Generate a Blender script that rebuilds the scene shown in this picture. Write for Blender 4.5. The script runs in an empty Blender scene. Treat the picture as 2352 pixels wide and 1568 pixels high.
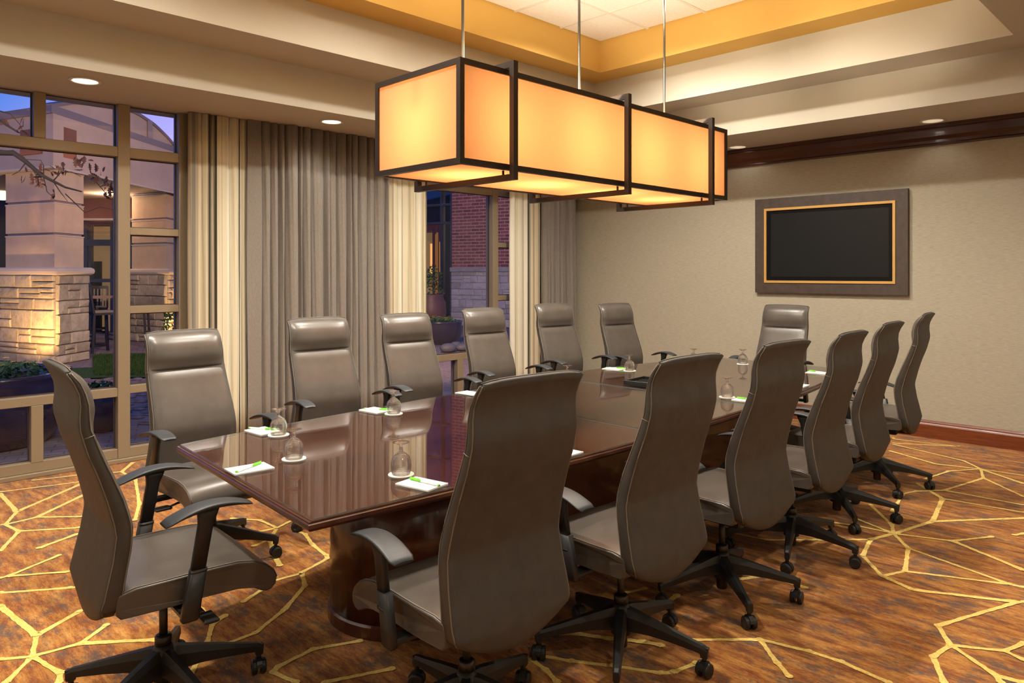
import bpy, bmesh, math, random
from mathutils import Vector, Matrix
random.seed(7)
R = math.radians
scn = bpy.context.scene
C = scn.collection
# ------------------------------------------------------------------ camera (x along the room, y towards the windows)
YAW = R(45.2)
FW = (math.cos(YAW), math.sin(YAW)); RT = (math.sin(YAW), -math.cos(YAW))
cd = bpy.data.cameras.new('camera'); cam = bpy.data.objects.new('camera', cd); C.objects.link(cam)
cam.location = (0, 0, 1.5); cam.rotation_euler = (R(90), 0, YAW - R(90))
cd.sensor_width = 36; cd.lens = 1688 / 2352 * 36; cd.shift_y = -156 / 2352; cd.clip_start = 0.02; cd.clip_end = 300
scn.camera = cam
vs = scn.view_settings
vs.view_transform = 'Standard'; vs.look = 'None'; vs.exposure = 0.08; vs.gamma = 1.0; vs.use_curve_mapping = False
# ------------------------------------------------------------------ dusk sky
w = bpy.data.worlds.new('dusk'); scn.world = w; w.use_nodes = True
nt = w.node_tree; nt.nodes.clear()
tc = nt.nodes.new('ShaderNodeTexCoord')
dot = nt.nodes.new('ShaderNodeVectorMath'); dot.operation = 'DOT_PRODUCT'; dot.inputs[1].default_value = (0.62, 0.72, -0.30)
nt.links.new(tc.outputs['Generated'], dot.inputs[0])
ramp = nt.nodes.new('ShaderNodeValToRGB'); nt.links.new(dot.outputs['Value'], ramp.inputs[0])
e = ramp.color_ramp.elements
e[0].position = 0.0; e[0].color = (0.03, 0.10, 0.42, 1)
e[1].position = 1.0; e[1].color = (0.62, 0.50, 0.85, 1)
for p, c in ((0.45, (0.045, 0.16, 0.52, 1)), (0.74, (0.085, 0.20, 0.62, 1)), (0.83, (0.42, 0.36, 0.80, 1))):
    k = e.new(p); k.color = c
bg = nt.nodes.new('ShaderNodeBackground'); bg.inputs[1].default_value = 1.3
out = nt.nodes.new('ShaderNodeOutputWorld')
nt.links.new(ramp.outputs[0], bg.inputs[0]); nt.links.new(bg.outputs[0], out.inputs[0])
# light strengths in watts
P_SOFFIT = 12; P_TILE = 300; P_BULB = 130; P_WASH = 2; P_FILL = 40; P_UPLIGHT = 240; P_COURT_FILL = 2600
WARM = (1.0, 0.93, 0.82); WARMER = (1.0, 0.55, 0.19)

# ------------------------------------------------------------------ helpers
def tag(o, label=None, cat=None, group=None, kind=None):
    if label: o['label'] = label
    if cat: o['category'] = cat
    if group: o['group'] = group
    if kind: o['kind'] = kind
    return o
def empty(name, loc=(0, 0, 0), rz=0, label=None, cat=None, group=None, kind=None, parent=None):
    o = bpy.data.objects.new(name, None); C.objects.link(o); o.location = loc; o.rotation_euler = (0, 0, rz)
    o.empty_display_size = 0.1; o.parent = parent
    return tag(o, label, cat, group, kind)
def link(name, me, parent=None, loc=(0, 0, 0), rz=0, mat=None):
    o = bpy.data.objects.new(name, me); C.objects.link(o); o.parent = parent; o.location = loc; o.rotation_euler = (0, 0, rz)
    return o
def copy_tree(o, parent=None):
    c = o.copy(); C.objects.link(c); c.parent = parent
    for k in list(o.children): copy_tree(k, c)
    return c
class MB:
    def __init__(s): s.v = []; s.f = []; s.m = []; s.sm = []
    def add(s, vs_, fs, m=0, smooth=False):
        b = len(s.v); s.v += [tuple(p) for p in vs_]
        for f in fs: s.f.append(tuple(i + b for i in f)); s.m.append(m); s.sm.append(smooth)
    def box(s, a, b, m=0, bev=0.0):
        x0, y0, z0 = [min(p, q) for p, q in zip(a, b)]; x1, y1, z1 = [max(p, q) for p, q in zip(a, b)]
        if bev <= 0:
            v = [(x0,y0,z0),(x1,y0,z0),(x1,y1,z0),(x0,y1,z0),(x0,y0,z1),(x1,y0,z1),(x1,y1,z1),(x0,y1,z1)]
            s.add(v, [(0,3,2,1),(4,5,6,7),(0,1,5,4),(1,2,6,5),(2,3,7,6),(3,0,4,7)], m)
        else:
            rings = []
            for z, i in ((z0, bev), (z0 + bev, 0), (z1 - bev, 0), (z1, bev)):
                k = bev * 0.6
                rings.append([(x0+i+k,y0+i,z),(x1-i-k,y0+i,z),(x1-i,y0+i+k,z),(x1-i,y1-i-k,z),(x1-i-k,y1-i,z),(x0+i+k,y1-i,z),(x0+i,y1-i-k,z),(x0+i,y0+i+k,z)])
            s.loft(rings, m)
    def obox(s, c, ax, ay, az, m=0):   # oriented box: centre and three half vectors
        c = Vector(c); ax = Vector(ax); ay = Vector(ay); az = Vector(az)
        v = [c - ax - ay - az, c + ax - ay - az, c + ax + ay - az, c - ax + ay - az, c - ax - ay + az, c + ax - ay + az, c + ax + ay + az, c - ax + ay + az]
        s.add(v, [(0,3,2,1),(4,5,6,7),(0,1,5,4),(1,2,6,5),(2,3,7,6),(3,0,4,7)], m)
    def bar(s, p, q, wd, h, m=0):      # bar of rectangular section from p to q
        p = Vector(p); q = Vector(q); d = q - p; L = d.length; d.normalize()
        up = Vector((0, 0, 1)) if abs(d.z) < 0.9 else Vector((0, 1, 0))
        x = d.cross(up).normalized(); y = x.cross(d).normalized()
        s.obox((p + q) / 2, d * L / 2, x * wd / 2, y * h / 2, m)
    def loft(s, rings, m=0, smooth=False, caps=True, closed=True):
        n = len(rings[0]); b = len(s.v)
        for r in rings: s.v += [tuple(p) for p in r]
        for i in range(len(rings) - 1):
            for j in range(n if closed else n - 1):
                a = b + i * n + j; c = b + i * n + (j + 1) % n
                s.f.append((a, c, c + n, a + n)); s.m.append(m); s.sm.append(smooth)
        if caps:
            s.f.append(tuple(b + j for j in reversed(range(n)))); s.m.append(m); s.sm.append(False)
            s.f.append(tuple(b + (len(rings) - 1) * n + j for j in range(n))); s.m.append(m); s.sm.append(False)
    def lathe(s, prof, c=(0, 0, 0), n=24, m=0, smooth=True, caps=True):
        s.loft([[(c[0] + r * math.cos(2*math.pi*k/n), c[1] + r * math.sin(2*math.pi*k/n), c[2] + z) for k in range(n)] for r, z in prof], m, smooth, caps)
    def tube(s, pts, rad, n=8, m=0, smooth=True):
        pts = [Vector(p) for p in pts]; rings = []
        rr = rad if isinstance(rad, (list, tuple)) else [rad] * len(pts)
        for i, p in enumerate(pts):
            d = (pts[min(i + 1, len(pts) - 1)] - pts[max(i - 1, 0)]).normalized()
            up = Vector((0, 0, 1)) if abs(d.z) < 0.95 else Vector((1, 0, 0))
            x = d.cross(up).normalized(); y = x.cross(d).normalized()
            rings.append([p + (x * math.cos(2*math.pi*k/n) + y * math.sin(2*math.pi*k/n)) * rr[i] for k in range(n)])
        s.loft(rings, m, smooth)
    def mesh(s, name, mats):
        me = bpy.data.meshes.new(name); me.from_pydata(s.v, [], s.f)
        mats = mats if isinstance(mats, (list, tuple)) else [mats]
        for m in mats: me.materials.append(m)
        me.polygons.foreach_set('material_index', s.m); me.polygons.foreach_set('use_smooth', s.sm); me.update()
        bm = bmesh.new(); bm.from_mesh(me); bmesh.ops.recalc_face_normals(bm, faces=bm.faces); bm.to_mesh(me); bm.free()
        return me
    def build(s, name, mats, parent=None, loc=(0, 0, 0), rz=0, sharp=None):
        me = s.mesh(name, mats)
        if sharp is not None and hasattr(me, 'set_sharp_from_angle'): me.set_sharp_from_angle(angle=R(sharp))
        return link(name, me, parent, loc, rz)
def lerp_table(t, x):
    if x <= t[0][0]: return t[0][1]
    for (a, va), (b, vb) in zip(t, t[1:]):
        if x <= b:
            k = (x - a) / (b - a); k = k * k * (3 - 2 * k) * 0.35 + k * 0.65
            return va + (vb - va) * k
    return t[-1][1]
def smooth_table(t, n=3):
    # resample densely and average so that lofted profiles are round
    xs = [t[0][0] + (t[-1][0] - t[0][0]) * i / 80 for i in range(81)]
    ys = []
    for x in xs:
        for (a, va), (b, vb) in zip(t, t[1:]):
            if x <= b + 1e-9: ys.append(va + (vb - va) * (x - a) / (b - a)); break
    for _ in range(n * 2): ys = [ys[0]] + [(ys[i-1] + 2*ys[i] + ys[i+1]) / 4 for i in range(1, 80)] + [ys[-1]]
    return list(zip(xs, ys))

# ------------------------------------------------------------------ materials
def mat(name, col, rough=0.5, metal=0.0, spec=0.5, coat=0.0, coat_rough=0.05, emit=None, estr=0.0, sheen=0.0):
    m = bpy.data.materials.new(name); m.use_nodes = True; b = m.node_tree.nodes['Principled BSDF']
    b.inputs['Base Color'].default_value = (*col, 1); b.inputs['Roughness'].default_value = rough
    b.inputs['Metallic'].default_value = metal; b.inputs['Specular IOR Level'].default_value = spec
    b.inputs['Coat Weight'].default_value = coat; b.inputs['Coat Roughness'].default_value = coat_rough
    if sheen: b.inputs['Sheen Weight'].default_value = sheen
    if emit: b.inputs['Emission Color'].default_value = (*emit, 1); b.inputs['Emission Strength'].default_value = estr
    return m
def N(m, t, **kw):
    n = m.node_tree.nodes.new(t)
    for k, v in kw.items(): setattr(n, k, v)
    return n
def L(m, a, b): m.node_tree.links.new(a, b)
def bsdf(m): return m.node_tree.nodes['Principled BSDF']
def noisy(m, cols, scale=(1, 1, 1), nscale=5, detail=4, rough=0.6, pos=None, bump=0.0, bdist=0.002, coord='Object', rand=False, dist=0.0):
    """mix colours by noise; a list of colours spread on a ramp"""
    tcn = N(m, 'ShaderNodeTexCoord'); mp = N(m, 'ShaderNodeMapping'); mp.inputs['Scale'].default_value = scale
    L(m, tcn.outputs[coord], mp.inputs[0])
    no = N(m, 'ShaderNodeTexNoise'); no.inputs['Scale'].default_value = nscale; no.inputs['Detail'].default_value = detail
    no.inputs['Roughness'].default_value = rough; no.inputs['Distortion'].default_value = dist
    if rand:
        oi = N(m, 'ShaderNodeObjectInfo'); no.noise_dimensions = '4D'
        mul = N(m, 'ShaderNodeMath', operation='MULTIPLY'); mul.inputs[1].default_value = 37.0
        L(m, oi.outputs['Random'], mul.inputs[0]); L(m, mul.outputs[0], no.inputs['W'])
    L(m, mp.outputs[0], no.inputs['Vector'])
    rp = N(m, 'ShaderNodeValToRGB'); el = rp.color_ramp.elements
    pos = pos or [0.3 + 0.4 * i / (len(cols) - 1) for i in range(len(cols))]
    el[0].position = pos[0]; el[0].color = (*cols[0], 1); el[1].position = pos[-1]; el[1].color = (*cols[-1], 1)
    for p, c in list(zip(pos, cols))[1:-1]: k = el.new(p); k.color = (*c, 1)
    L(m, no.outputs['Fac'], rp.inputs[0]); col = rp.outputs[0]
    if rand:
        hs = N(m, 'ShaderNodeHueSaturation'); mr = N(m, 'ShaderNodeMapRange')
        mr.inputs['To Min'].default_value = 0.75; mr.inputs['To Max'].default_value = 1.2
        L(m, oi.outputs['Random'], mr.inputs[0]); L(m, mr.outputs[0], hs.inputs['Value']); L(m, col, hs.inputs['Color']); col = hs.outputs[0]
    L(m, col, bsdf(m).inputs['Base Color'])
    if bump:
        bp = N(m, 'ShaderNodeBump'); bp.inputs['Strength'].default_value = bump; bp.inputs['Distance'].default_value = bdist
        L(m, no.outputs['Fac'], bp.inputs['Height']); L(m, bp.outputs[0], bsdf(m).inputs['Normal'])
    return no, rp
# room
paint = mat('taupe_paint', (0.50, 0.465, 0.385), 0.85, spec=0.2)
gold_paint = mat('gold_paint', (0.60, 0.37, 0.10), 0.8, spec=0.2)
tile_m = mat('ceiling_tile', (0.82, 0.78, 0.70), 0.9, spec=0.1); noisy(tile_m, [(0.78, 0.74, 0.66), (0.86, 0.82, 0.75)], nscale=40, bump=0.1)
grid_m = mat('grid_metal', (0.70, 0.66, 0.58), 0.6)
wall_m = mat('wallcovering', (0.40, 0.35, 0.26), 0.8, spec=0.25)
noisy(wall_m, [(0.30, 0.268, 0.20), (0.385, 0.35, 0.27), (0.45, 0.415, 0.33)], scale=(6, 6, 90), nscale=3.2, detail=6, rough=0.75, pos=[0.3, 0.5, 0.7], bump=0.25, bdist=0.001)
cherry = mat('cherry_wood', (0.10, 0.022, 0.010), 0.32, coat=0.3); noisy(cherry, [(0.030, 0.008, 0.005), (0.060, 0.015, 0.008)], scale=(2, 2, 30), nscale=3)
base_cherry = mat('baseboard_wood', (0.16, 0.035, 0.012), 0.3, coat=0.3); noisy(base_cherry, [(0.12, 0.025, 0.009), (0.20, 0.05, 0.018)], scale=(2, 2, 30), nscale=3)
alu = mat('window_metal', (0.27, 0.21, 0.135), 0.42, metal=0.25)
alu_dark = mat('window_gasket', (0.05, 0.028, 0.010), 0.5)
# carpet
carpet = mat('carpet', (0.4, 0.18, 0.05), 0.95, spec=0.1, sheen=0.15)
def make_carpet():
    m = carpet; b = bsdf(m)
    t = N(m, 'ShaderNodeTexCoord')
    def noi(sc, s, det, ro, w=0):
        mp = N(m, 'ShaderNodeMapping'); mp.inputs['Scale'].default_value = sc; mp.inputs['Location'].default_value = (w, w * 2, 0)
        L(m, t.outputs['Object'], mp.inputs[0]); n = N(m, 'ShaderNodeTexNoise')
        n.inputs['Scale'].default_value = s; n.inputs['Detail'].default_value = det; n.inputs['Roughness'].default_value = ro
        L(m, mp.outputs[0], n.inputs['Vector']); return n.outputs['Fac']
    f1 = noi((12, 2.6, 1), 1.7, 9, 0.82)
    rp = N(m, 'ShaderNodeValToRGB'); el = rp.color_ramp.elements
    cols = [(0.34, (0.11, 0.035, 0.014)), (0.44, (0.23, 0.070, 0.018)), (0.50, (0.33, 0.125, 0.026)), (0.56, (0.42, 0.185, 0.040)), (0.66, (0.52, 0.28, 0.085))]
    el[0].position, el[0].color = cols[0][0], (*cols[0][1], 1); el[1].position, el[1].color = cols[-1][0], (*cols[-1][1], 1)
    for p, c in cols[1:-1]: k = el.new(p); k.color = (*c, 1)
    L(m, f1, rp.inputs[0])
    f2 = noi((6, 2.6, 1), 1.5, 8, 0.8, 13)
    r2 = N(m, 'ShaderNodeMapRange'); r2.inputs['From Min'].default_value = 0.50; r2.inputs['From Max'].default_value = 0.60
    L(m, f2, r2.inputs[0])
    mul = N(m, 'ShaderNodeMath', operation='MULTIPLY'); mul.inputs[1].default_value = 0.85; L(m, r2.outputs[0], mul.inputs[0])
    mx = N(m, 'ShaderNodeMixRGB'); mx.inputs[2].default_value = (0.085, 0.065, 0.058, 1)
    L(m, mul.outputs[0], mx.inputs[0]); L(m, rp.outputs[0], mx.inputs[1])
    f3 = noi((60, 14, 1), 4, 3, 0.7, 5)
    r3 = N(m, 'ShaderNodeMapRange'); r3.inputs['To Min'].default_value = 0.45; r3.inputs['To Max'].default_value = 1.55; L(m, f3, r3.inputs[0])
    mm = N(m, 'ShaderNodeVectorMath', operation='MULTIPLY'); L(m, mx.outputs[0], mm.inputs[0]); L(m, r3.outputs[0], mm.inputs[1])
    L(m, mm.outputs[0], b.inputs['Base Color'])
    bp = N(m, 'ShaderNodeBump'); bp.inputs['Strength'].default_value = 0.4; bp.inputs['Distance'].default_value = 0.003
    f4 = noi((1, 1, 1), 260, 2, 0.5); L(m, f4, bp.inputs['Height']); L(m, bp.outputs[0], b.inputs['Normal'])
make_carpet()
line_m = mat('carpet_line', (0.72, 0.50, 0.13), 0.95, spec=0.1, sheen=0.15); noisy(line_m, [(0.60, 0.40, 0.09), (0.90, 0.66, 0.20)], nscale=90, bump=0.3)
# furniture
leather = mat('taupe_leather', (0.13, 0.1, 0.08), 0.32, spec=0.5)
noisy(leather, [(0.068, 0.057, 0.047), (0.089, 0.076, 0.064)], nscale=9, detail=5, bump=0.05, bdist=0.001)
leather_back = mat('taupe_leather_back', (0.1, 0.08, 0.06), 0.58, spec=0.3)
noisy(leather_back, [(0.054, 0.048, 0.041), (0.070, 0.062, 0.053)], scale=(1.3, 1.3, 1), nscale=14, detail=5, bump=0.04, bdist=0.001)
leather_side = mat('dark_taupe_leather', (0.085, 0.068, 0.052), 0.34, spec=0.5)
noisy(leather_side, [(0.040, 0.034, 0.028), (0.054, 0.047, 0.039)], nscale=9, detail=5)
stitch = mat('seam_thread', (0.16, 0.13, 0.10), 0.6)
blackp = mat('black_plastic', (0.016, 0.016, 0.016), 0.42); pad_m = mat('armpad_rubber', (0.030, 0.034, 0.038), 0.5, spec=0.5)
noisy(pad_m, [(0.018, 0.021, 0.025), (0.030, 0.034, 0.038)], nscale=250, bump=0.15, bdist=0.0005)
steel_dark = mat('dark_steel', (0.06, 0.055, 0.05), 0.3, metal=0.8)
chrome = mat('chrome', (0.6, 0.58, 0.55), 0.15, metal=1.0)
wood = mat('mahogany_top', (0.12, 0.035, 0.015), 0.25, spec=0.5)
noisy(wood, [(0.060, 0.013, 0.006), (0.082, 0.019, 0.008), (0.100, 0.026, 0.010)], scale=(1.0, 9, 9), nscale=2.2, detail=7, rough=0.6, dist=0.3)
wood_dark = mat('mahogany_side', (0.085, 0.022, 0.010), 0.28, coat=0.4)
noisy(wood_dark, [(0.050, 0.014, 0.008), (0.085, 0.024, 0.011)], scale=(6, 6, 1), nscale=3, detail=6)
def thin_glass(name, tint=(1, 1, 1), f0=.04, rough=0.0):
    """a clear sheet: transparent, with mirror reflection growing towards grazing view (same from both sides)"""
    m = bpy.data.materials.new(name); m.use_nodes = True; nd = m.node_tree.nodes; nd.clear(); ln = m.node_tree.links
    o = nd.new('ShaderNodeOutputMaterial'); mx = nd.new('ShaderNodeMixShader'); tr = nd.new('ShaderNodeBsdfTransparent'); gl = nd.new('ShaderNodeBsdfGlossy')
    tr.inputs[0].default_value = (*tint, 1); gl.inputs['Roughness'].default_value = rough
    ge = nd.new('ShaderNodeNewGeometry'); dt = nd.new('ShaderNodeVectorMath'); dt.operation = 'DOT_PRODUCT'; ln.new(ge.outputs['Normal'], dt.inputs[0]); ln.new(ge.outputs['Incoming'], dt.inputs[1])
    def mth(op, a, b=None):
        n = nd.new('ShaderNodeMath'); n.operation = op
        for i, x in enumerate((a, b)):
            if x is None: continue
            if isinstance(x, (int, float)): n.inputs[i].default_value = x
            else: ln.new(x, n.inputs[i])
        return n.outputs[0]
    c = mth('ABSOLUTE', dt.outputs['Value']); p = mth('POWER', mth('SUBTRACT', 1.0, c), 5.0); f = mth('ADD', mth('MULTIPLY', p, 1 - f0), f0)
    ln.new(f, mx.inputs[0]); ln.new(tr.outputs[0], mx.inputs[1]); ln.new(gl.outputs[0], mx.inputs[2]); ln.new(mx.outputs[0], o.inputs[0])
    return m
pane_m = thin_glass('window_glass', (0.95, 0.97, 1.0), .02)
top_glass = thin_glass('table_glass', (0.97, 0.98, 0.97), .075, 0.006)
edge_glass = mat('glass_edge', (0.16, 0.20, 0.18), 0.1, coat=0.5)
drink_glass = bpy.data.materials.new('drinking_glass'); drink_glass.use_nodes = True
def _dg():
    nd = drink_glass.node_tree.nodes; nd.clear(); ln = drink_glass.node_tree.links
    o = nd.new('ShaderNodeOutputMaterial'); mx = nd.new('ShaderNodeMixShader'); mx.inputs[0].default_value = .75; tr = nd.new('ShaderNodeBsdfTransparent'); g = nd.new('ShaderNodeBsdfGlass'); g.inputs['IOR'].default_value = 1.48; g.inputs['Roughness'].default_value = 0.0
    ln.new(tr.outputs[0], mx.inputs[1]); ln.new(g.outputs[0], mx.inputs[2]); ln.new(mx.outputs[0], o.inputs[0])
_dg()
white_paper = mat('paper', (0.86, 0.86, 0.84), 0.7); coaster_m = mat('coaster_paper', (0.82, 0.80, 0.74), 0.8)
ink = mat('grey_print', (0.45, 0.44, 0.42), 0.8)
green = mat('pen_green', (0.17, 0.62, 0.03), 0.35); pen_w = mat('pen_barrel', (0.75, 0.76, 0.72), 0.3)
bronze = mat('bronze_metal', (0.045, 0.033, 0.026), 0.42, metal=0.6)
rod_m = mat('rod_metal', (0.16, 0.14, 0.12), 0.3, metal=0.9)
tvframe = mat('espresso_frame', (0.055, 0.038, 0.028), 0.45); noisy(tvframe, [(0.045, 0.031, 0.024), (0.072, 0.052, 0.040)], scale=(1, 3, 3), nscale=5)
tvgold = mat('gold_fillet', (0.62, 0.36, 0.10), 0.4, metal=0.3)
tvblack = mat('tv_bezel', (0.004, 0.004, 0.005), 0.25, spec=.3); tvscreen = mat('tv_screen', (0.008, 0.009, 0.009), 0.35, spec=.3)
# lamp shade: translucent linen, lit by real bulbs inside
shade = bpy.data.materials.new('shade_linen'); shade.use_nodes = True
nd = shade.node_tree.nodes; nd.clear(); ln = shade.node_tree.links
o = nd.new('ShaderNodeOutputMaterial'); m1 = nd.new('ShaderNodeMixShader'); m1.inputs[0].default_value = 0.25
tl = nd.new('ShaderNodeBsdfTranslucent'); tl.inputs[0].default_value = (0.067, 0.0262, 0.0094, 1); df = nd.new('ShaderNodeBsdfDiffuse'); df.inputs[0].default_value = (0.40, 0.33, 0.22, 1)
ln.new(tl.outputs[0], m1.inputs[1]); ln.new(df.outputs[0], m1.inputs[2]); ln.new(m1.outputs[0], o.inputs[0])
bulb_m = mat('bulb', (1, 0.9, 0.7), 0.3, emit=(1, 0.75, 0.42), estr=12)
lens_m = mat('downlight_lamp', (1, 1, 1), 0.3, emit=(1, 0.86, 0.66), estr=12)
lens_dim = mat('dimmed_downlight_lamp', (1, 1, 1), 0.3, emit=(1, 0.86, 0.66), estr=2.5)
refl_m = mat('reflector', (0.92, 0.90, 0.84), 0.3, metal=0.35); white_trim = mat('white_trim', (0.75, 0.72, 0.66), 0.5)
# curtains
drape_m = mat('grey_drape', (0.25, 0.21, 0.17), 0.9, spec=0.15, sheen=0.2)
noisy(drape_m, [(0.175, 0.153, 0.130), (0.235, 0.209, 0.181)], scale=(40, 40, 6), nscale=6, detail=3, bump=0.2, bdist=0.001)
def stripe_mat(name, stops):
    m = mat(name, (0.6, 0.55, 0.43), 0.9, spec=0.15); t = N(m, 'ShaderNodeTexCoord'); sp = N(m, 'ShaderNodeSeparateXYZ'); L(m, t.outputs['UV'], sp.inputs[0])
    rp = N(m, 'ShaderNodeValToRGB'); rp.color_ramp.interpolation = 'CONSTANT'; el = rp.color_ramp.elements
    el[0].position, el[0].color = stops[0][0], (*stops[0][1], 1); el[1].position, el[1].color = stops[-1][0], (*stops[-1][1], 1)
    for p, c in stops[1:-1]: k = el.new(p); k.color = (*c, 1)
    L(m, sp.outputs[0], rp.inputs[0]); L(m, rp.outputs[0], bsdf(m).inputs['Base Color']); return m
CR = (0.60, 0.55, 0.40); CR2 = (0.52, 0.46, 0.33); WH = (0.68, 0.65, 0.54); TA = (0.34, 0.28, 0.20); DK = (0.055, 0.05, 0.035); GR = (0.20, 0.19, 0.16)
stripeA = stripe_mat('stripe_a', [(0, TA), (.05, GR), (.10, TA), (.145, CR2), (.27, CR), (.285, TA), (.30, DK), (.335, GR), (.38, CR2), (.40, TA), (.415, DK), (.45, CR), (.52, TA), (.53, CR), (.62, WH), (.70, CR), (.78, CR2), (.80, WH), (.815, DK), (.84, WH), (.88, CR2), (.90, CR), (.94, TA), (.95, WH)])
stripeB = stripe_mat('stripe_b', [(0, CR2), (.10, TA), (.13, CR), (.30, WH), (.36, TA), (.38, CR), (.52, CR2), (.60, CR), (.70, TA), (.72, WH), (.86, CR2), (.93, CR), (.97, GR)])
stripeC = stripe_mat('stripe_c', [(0, WH), (.16, CR), (.24, WH), (.36, CR), (.42, WH), (.55, DK), (.585, GR), (.63, CR2), (.72, TA), (.76, CR2), (.86, TA), (.89, CR2)])
# outside
stucco = mat('stucco', (0.5, 0.38, 0.3), 0.95, spec=0.1); noisy(stucco, [(0.50, 0.37, 0.25), (0.58, 0.44, 0.31)], nscale=3, bump=0.2)
stucco2 = mat('stucco_light', (0.55, 0.42, 0.4), 0.95, spec=0.1); noisy(stucco2, [(0.46, 0.35, 0.27), (0.54, 0.41, 0.33)], nscale=2)
coping = mat('coping', (0.22, 0.18, 0.19), 0.8); lime = mat('limestone_cap', (0.55, 0.46, 0.36), 0.85)
stone_m = mat('limestone', (0.5, 0.42, 0.32), 0.9, spec=0.15); noisy(stone_m, [(0.34, 0.27, 0.17), (0.50, 0.41, 0.27), (0.60, 0.51, 0.36)], nscale=7, detail=8, rough=0.75, bump=1.0, bdist=0.03, rand=True)
stone_w = mat('white_limestone', (0.5, 0.45, 0.4), 0.9, spec=0.15); noisy(stone_w, [(0.40, 0.37, 0.35), (0.56, 0.52, 0.49)], nscale=6, detail=8, bump=0.8, bdist=0.03, rand=True)
mortar = mat('mortar', (0.30, 0.25, 0.20), 0.95); mortar_w = mat('light_mortar', (0.58, 0.48, 0.48), 0.95)
brick_m = mat('red_brick', (0.3, 0.1, 0.08), 0.9, spec=0.15); noisy(brick_m, [(0.27, 0.085, 0.075), (0.35, 0.125, 0.105)], nscale=8, bump=0.3, bdist=0.005, rand=True)
brickred = mat('red_render', (0.20, 0.07, 0.05), 0.9); orange_r = mat('orange_render', (0.38, 0.14, 0.06), 0.9)
steel_blue = mat('blue_grey_frame', (0.06, 0.07, 0.09), 0.4, metal=0.2)
dark_glass = mat('dark_reflecting_glass', (0.012, 0.02, 0.04), 0.03, spec=1.0, coat=1.0)
lit_glass = mat('lit_interior', (0.4, 0.2, 0.06), 0.6, emit=(1, 0.45, 0.10), estr=0.9)
dim_lit = mat('dim_interior', (0.2, 0.12, 0.06), 0.6, emit=(1, 0.55, 0.22), estr=0.16)
darkness = mat('dark_interior', (0.02, 0.018, 0.02), 0.8)
bowl_m = mat('glazed_bowl', (0.035, 0.022, 0.045), 0.25, coat=0.4); jar_m = mat('terracotta_jar', (0.13, 0.05, 0.045), 0.5)
soil = mat('soil', (0.03, 0.02, 0.015), 0.95)
leaf_m = mat('leaf_green', (0.035, 0.09, 0.03), 0.6); noisy(leaf_m, [(0.02, 0.055, 0.02), (0.06, 0.14, 0.04)], nscale=20)
leaf_br = mat('leaf_autumn', (0.16, 0.05, 0.035), 0.7); noisy(leaf_br, [(0.03, 0.022, 0.014), (0.11, 0.03, 0.024)], nscale=20, rand=True)
flower_m = mat('flower_yellow', (0.75, 0.50, 0.03), 0.7); bark = mat('bark', (0.014, 0.012, 0.014), 0.9)
grass_m = mat('lawn_grass', (0.03, 0.075, 0.02), 0.95, spec=0.1); noisy(grass_m, [(0.02, 0.05, 0.012), (0.055, 0.10, 0.03)], nscale=14)
paver_m = mat('clay_paver', (0.2, 0.12, 0.1), 0.9); noisy(paver_m, [(0.20, 0.13, 0.125), (0.28, 0.19, 0.175)], nscale=12, rand=True)
ground_m = mat('paved_ground', (0.2, 0.15, 0.14), 0.95)
bt_m = None
def make_ground():
    m = ground_m; t = N(m, 'ShaderNodeTexCoord'); mp = N(m, 'ShaderNodeMapping'); mp.inputs['Scale'].default_value = (1, 1, 1); mp.inputs['Rotation'].default_value = (0, 0, R(20))
    L(m, t.outputs['Object'], mp.inputs[0]); b = N(m, 'ShaderNodeTexBrick'); b.inputs['Scale'].default_value = 1.0
    b.inputs['Brick Width'].default_value = 0.22; b.inputs['Row Height'].default_value = 0.11; b.inputs['Mortar Size'].default_value = 0.006
    b.inputs['Color1'].default_value = (0.19, 0.135, 0.13, 1); b.inputs['Color2'].default_value = (0.26, 0.19, 0.18, 1); b.inputs['Mortar'].default_value = (0.10, 0.075, 0.075, 1)
    L(m, mp.outputs[0], b.inputs['Vector']); L(m, b.outputs['Color'], bsdf(m).inputs['Base Color'])
make_ground()
gravel_m = mat('gravel', (0.2, 0.15, 0.13), 0.95); noisy(gravel_m, [(0.08, 0.06, 0.06), (0.30, 0.22, 0.19), (0.45, 0.34, 0.28)], nscale=38, detail=3, bump=0.8, bdist=0.01)
pebble_m = mat('river_stone', (0.12, 0.11, 0.12), 0.6)
stoolm = mat('dark_stool_wood', (0.015, 0.013, 0.016), 0.5); cush = mat('cream_cushion', (0.26, 0.22, 0.16), 0.8)
tabletop_o = mat('patio_tabletop', (0.35, 0.22, 0.15), 0.6)

# ------------------------------------------------------------------ room shell
UT, VW = 7.44, 6.33           # TV wall, window wall
UN, VR = -0.9, -0.5           # wall behind, wall on the right
Z1, Z2, Z3, Z4 = 2.845, 3.175, 3.515, 3.82
def quad_ring(mb, inner, outer, z, m=0):
    (a0, b0, a1, b1) = inner; (c0, d0, c1, d1) = outer
    I = [(a0,b0,z),(a1,b0,z),(a1,b1,z),(a0,b1,z)]; O = [(c0,d0,z),(c1,d0,z),(c1,d1,z),(c0,d1,z)]
    mb.add(I + O, [(i, (i+1) % 4, 4 + (i+1) % 4, 4 + i) for i in range(4)], m)
def fascia(mb, r, z0, z1, m=0):
    a0, b0, a1, b1 = r; v = [(a0,b0,z0),(a1,b0,z0),(a1,b1,z0),(a0,b1,z0),(a0,b0,z1),(a1,b0,z1),(a1,b1,z1),(a0,b1,z1)]
    mb.add(v, [(i, (i+1) % 4, 4 + (i+1) % 4, 4 + i) for i in range(4)], m)
ROOM = (UN, VR, UT, VW); T1 = (0.02, 0.68, 6.53, 5.425); T2 = (0.43, 1.18, 6.13, 4.92); T3 = (0.75, 1.52, 5.825, 4.61)
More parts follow.
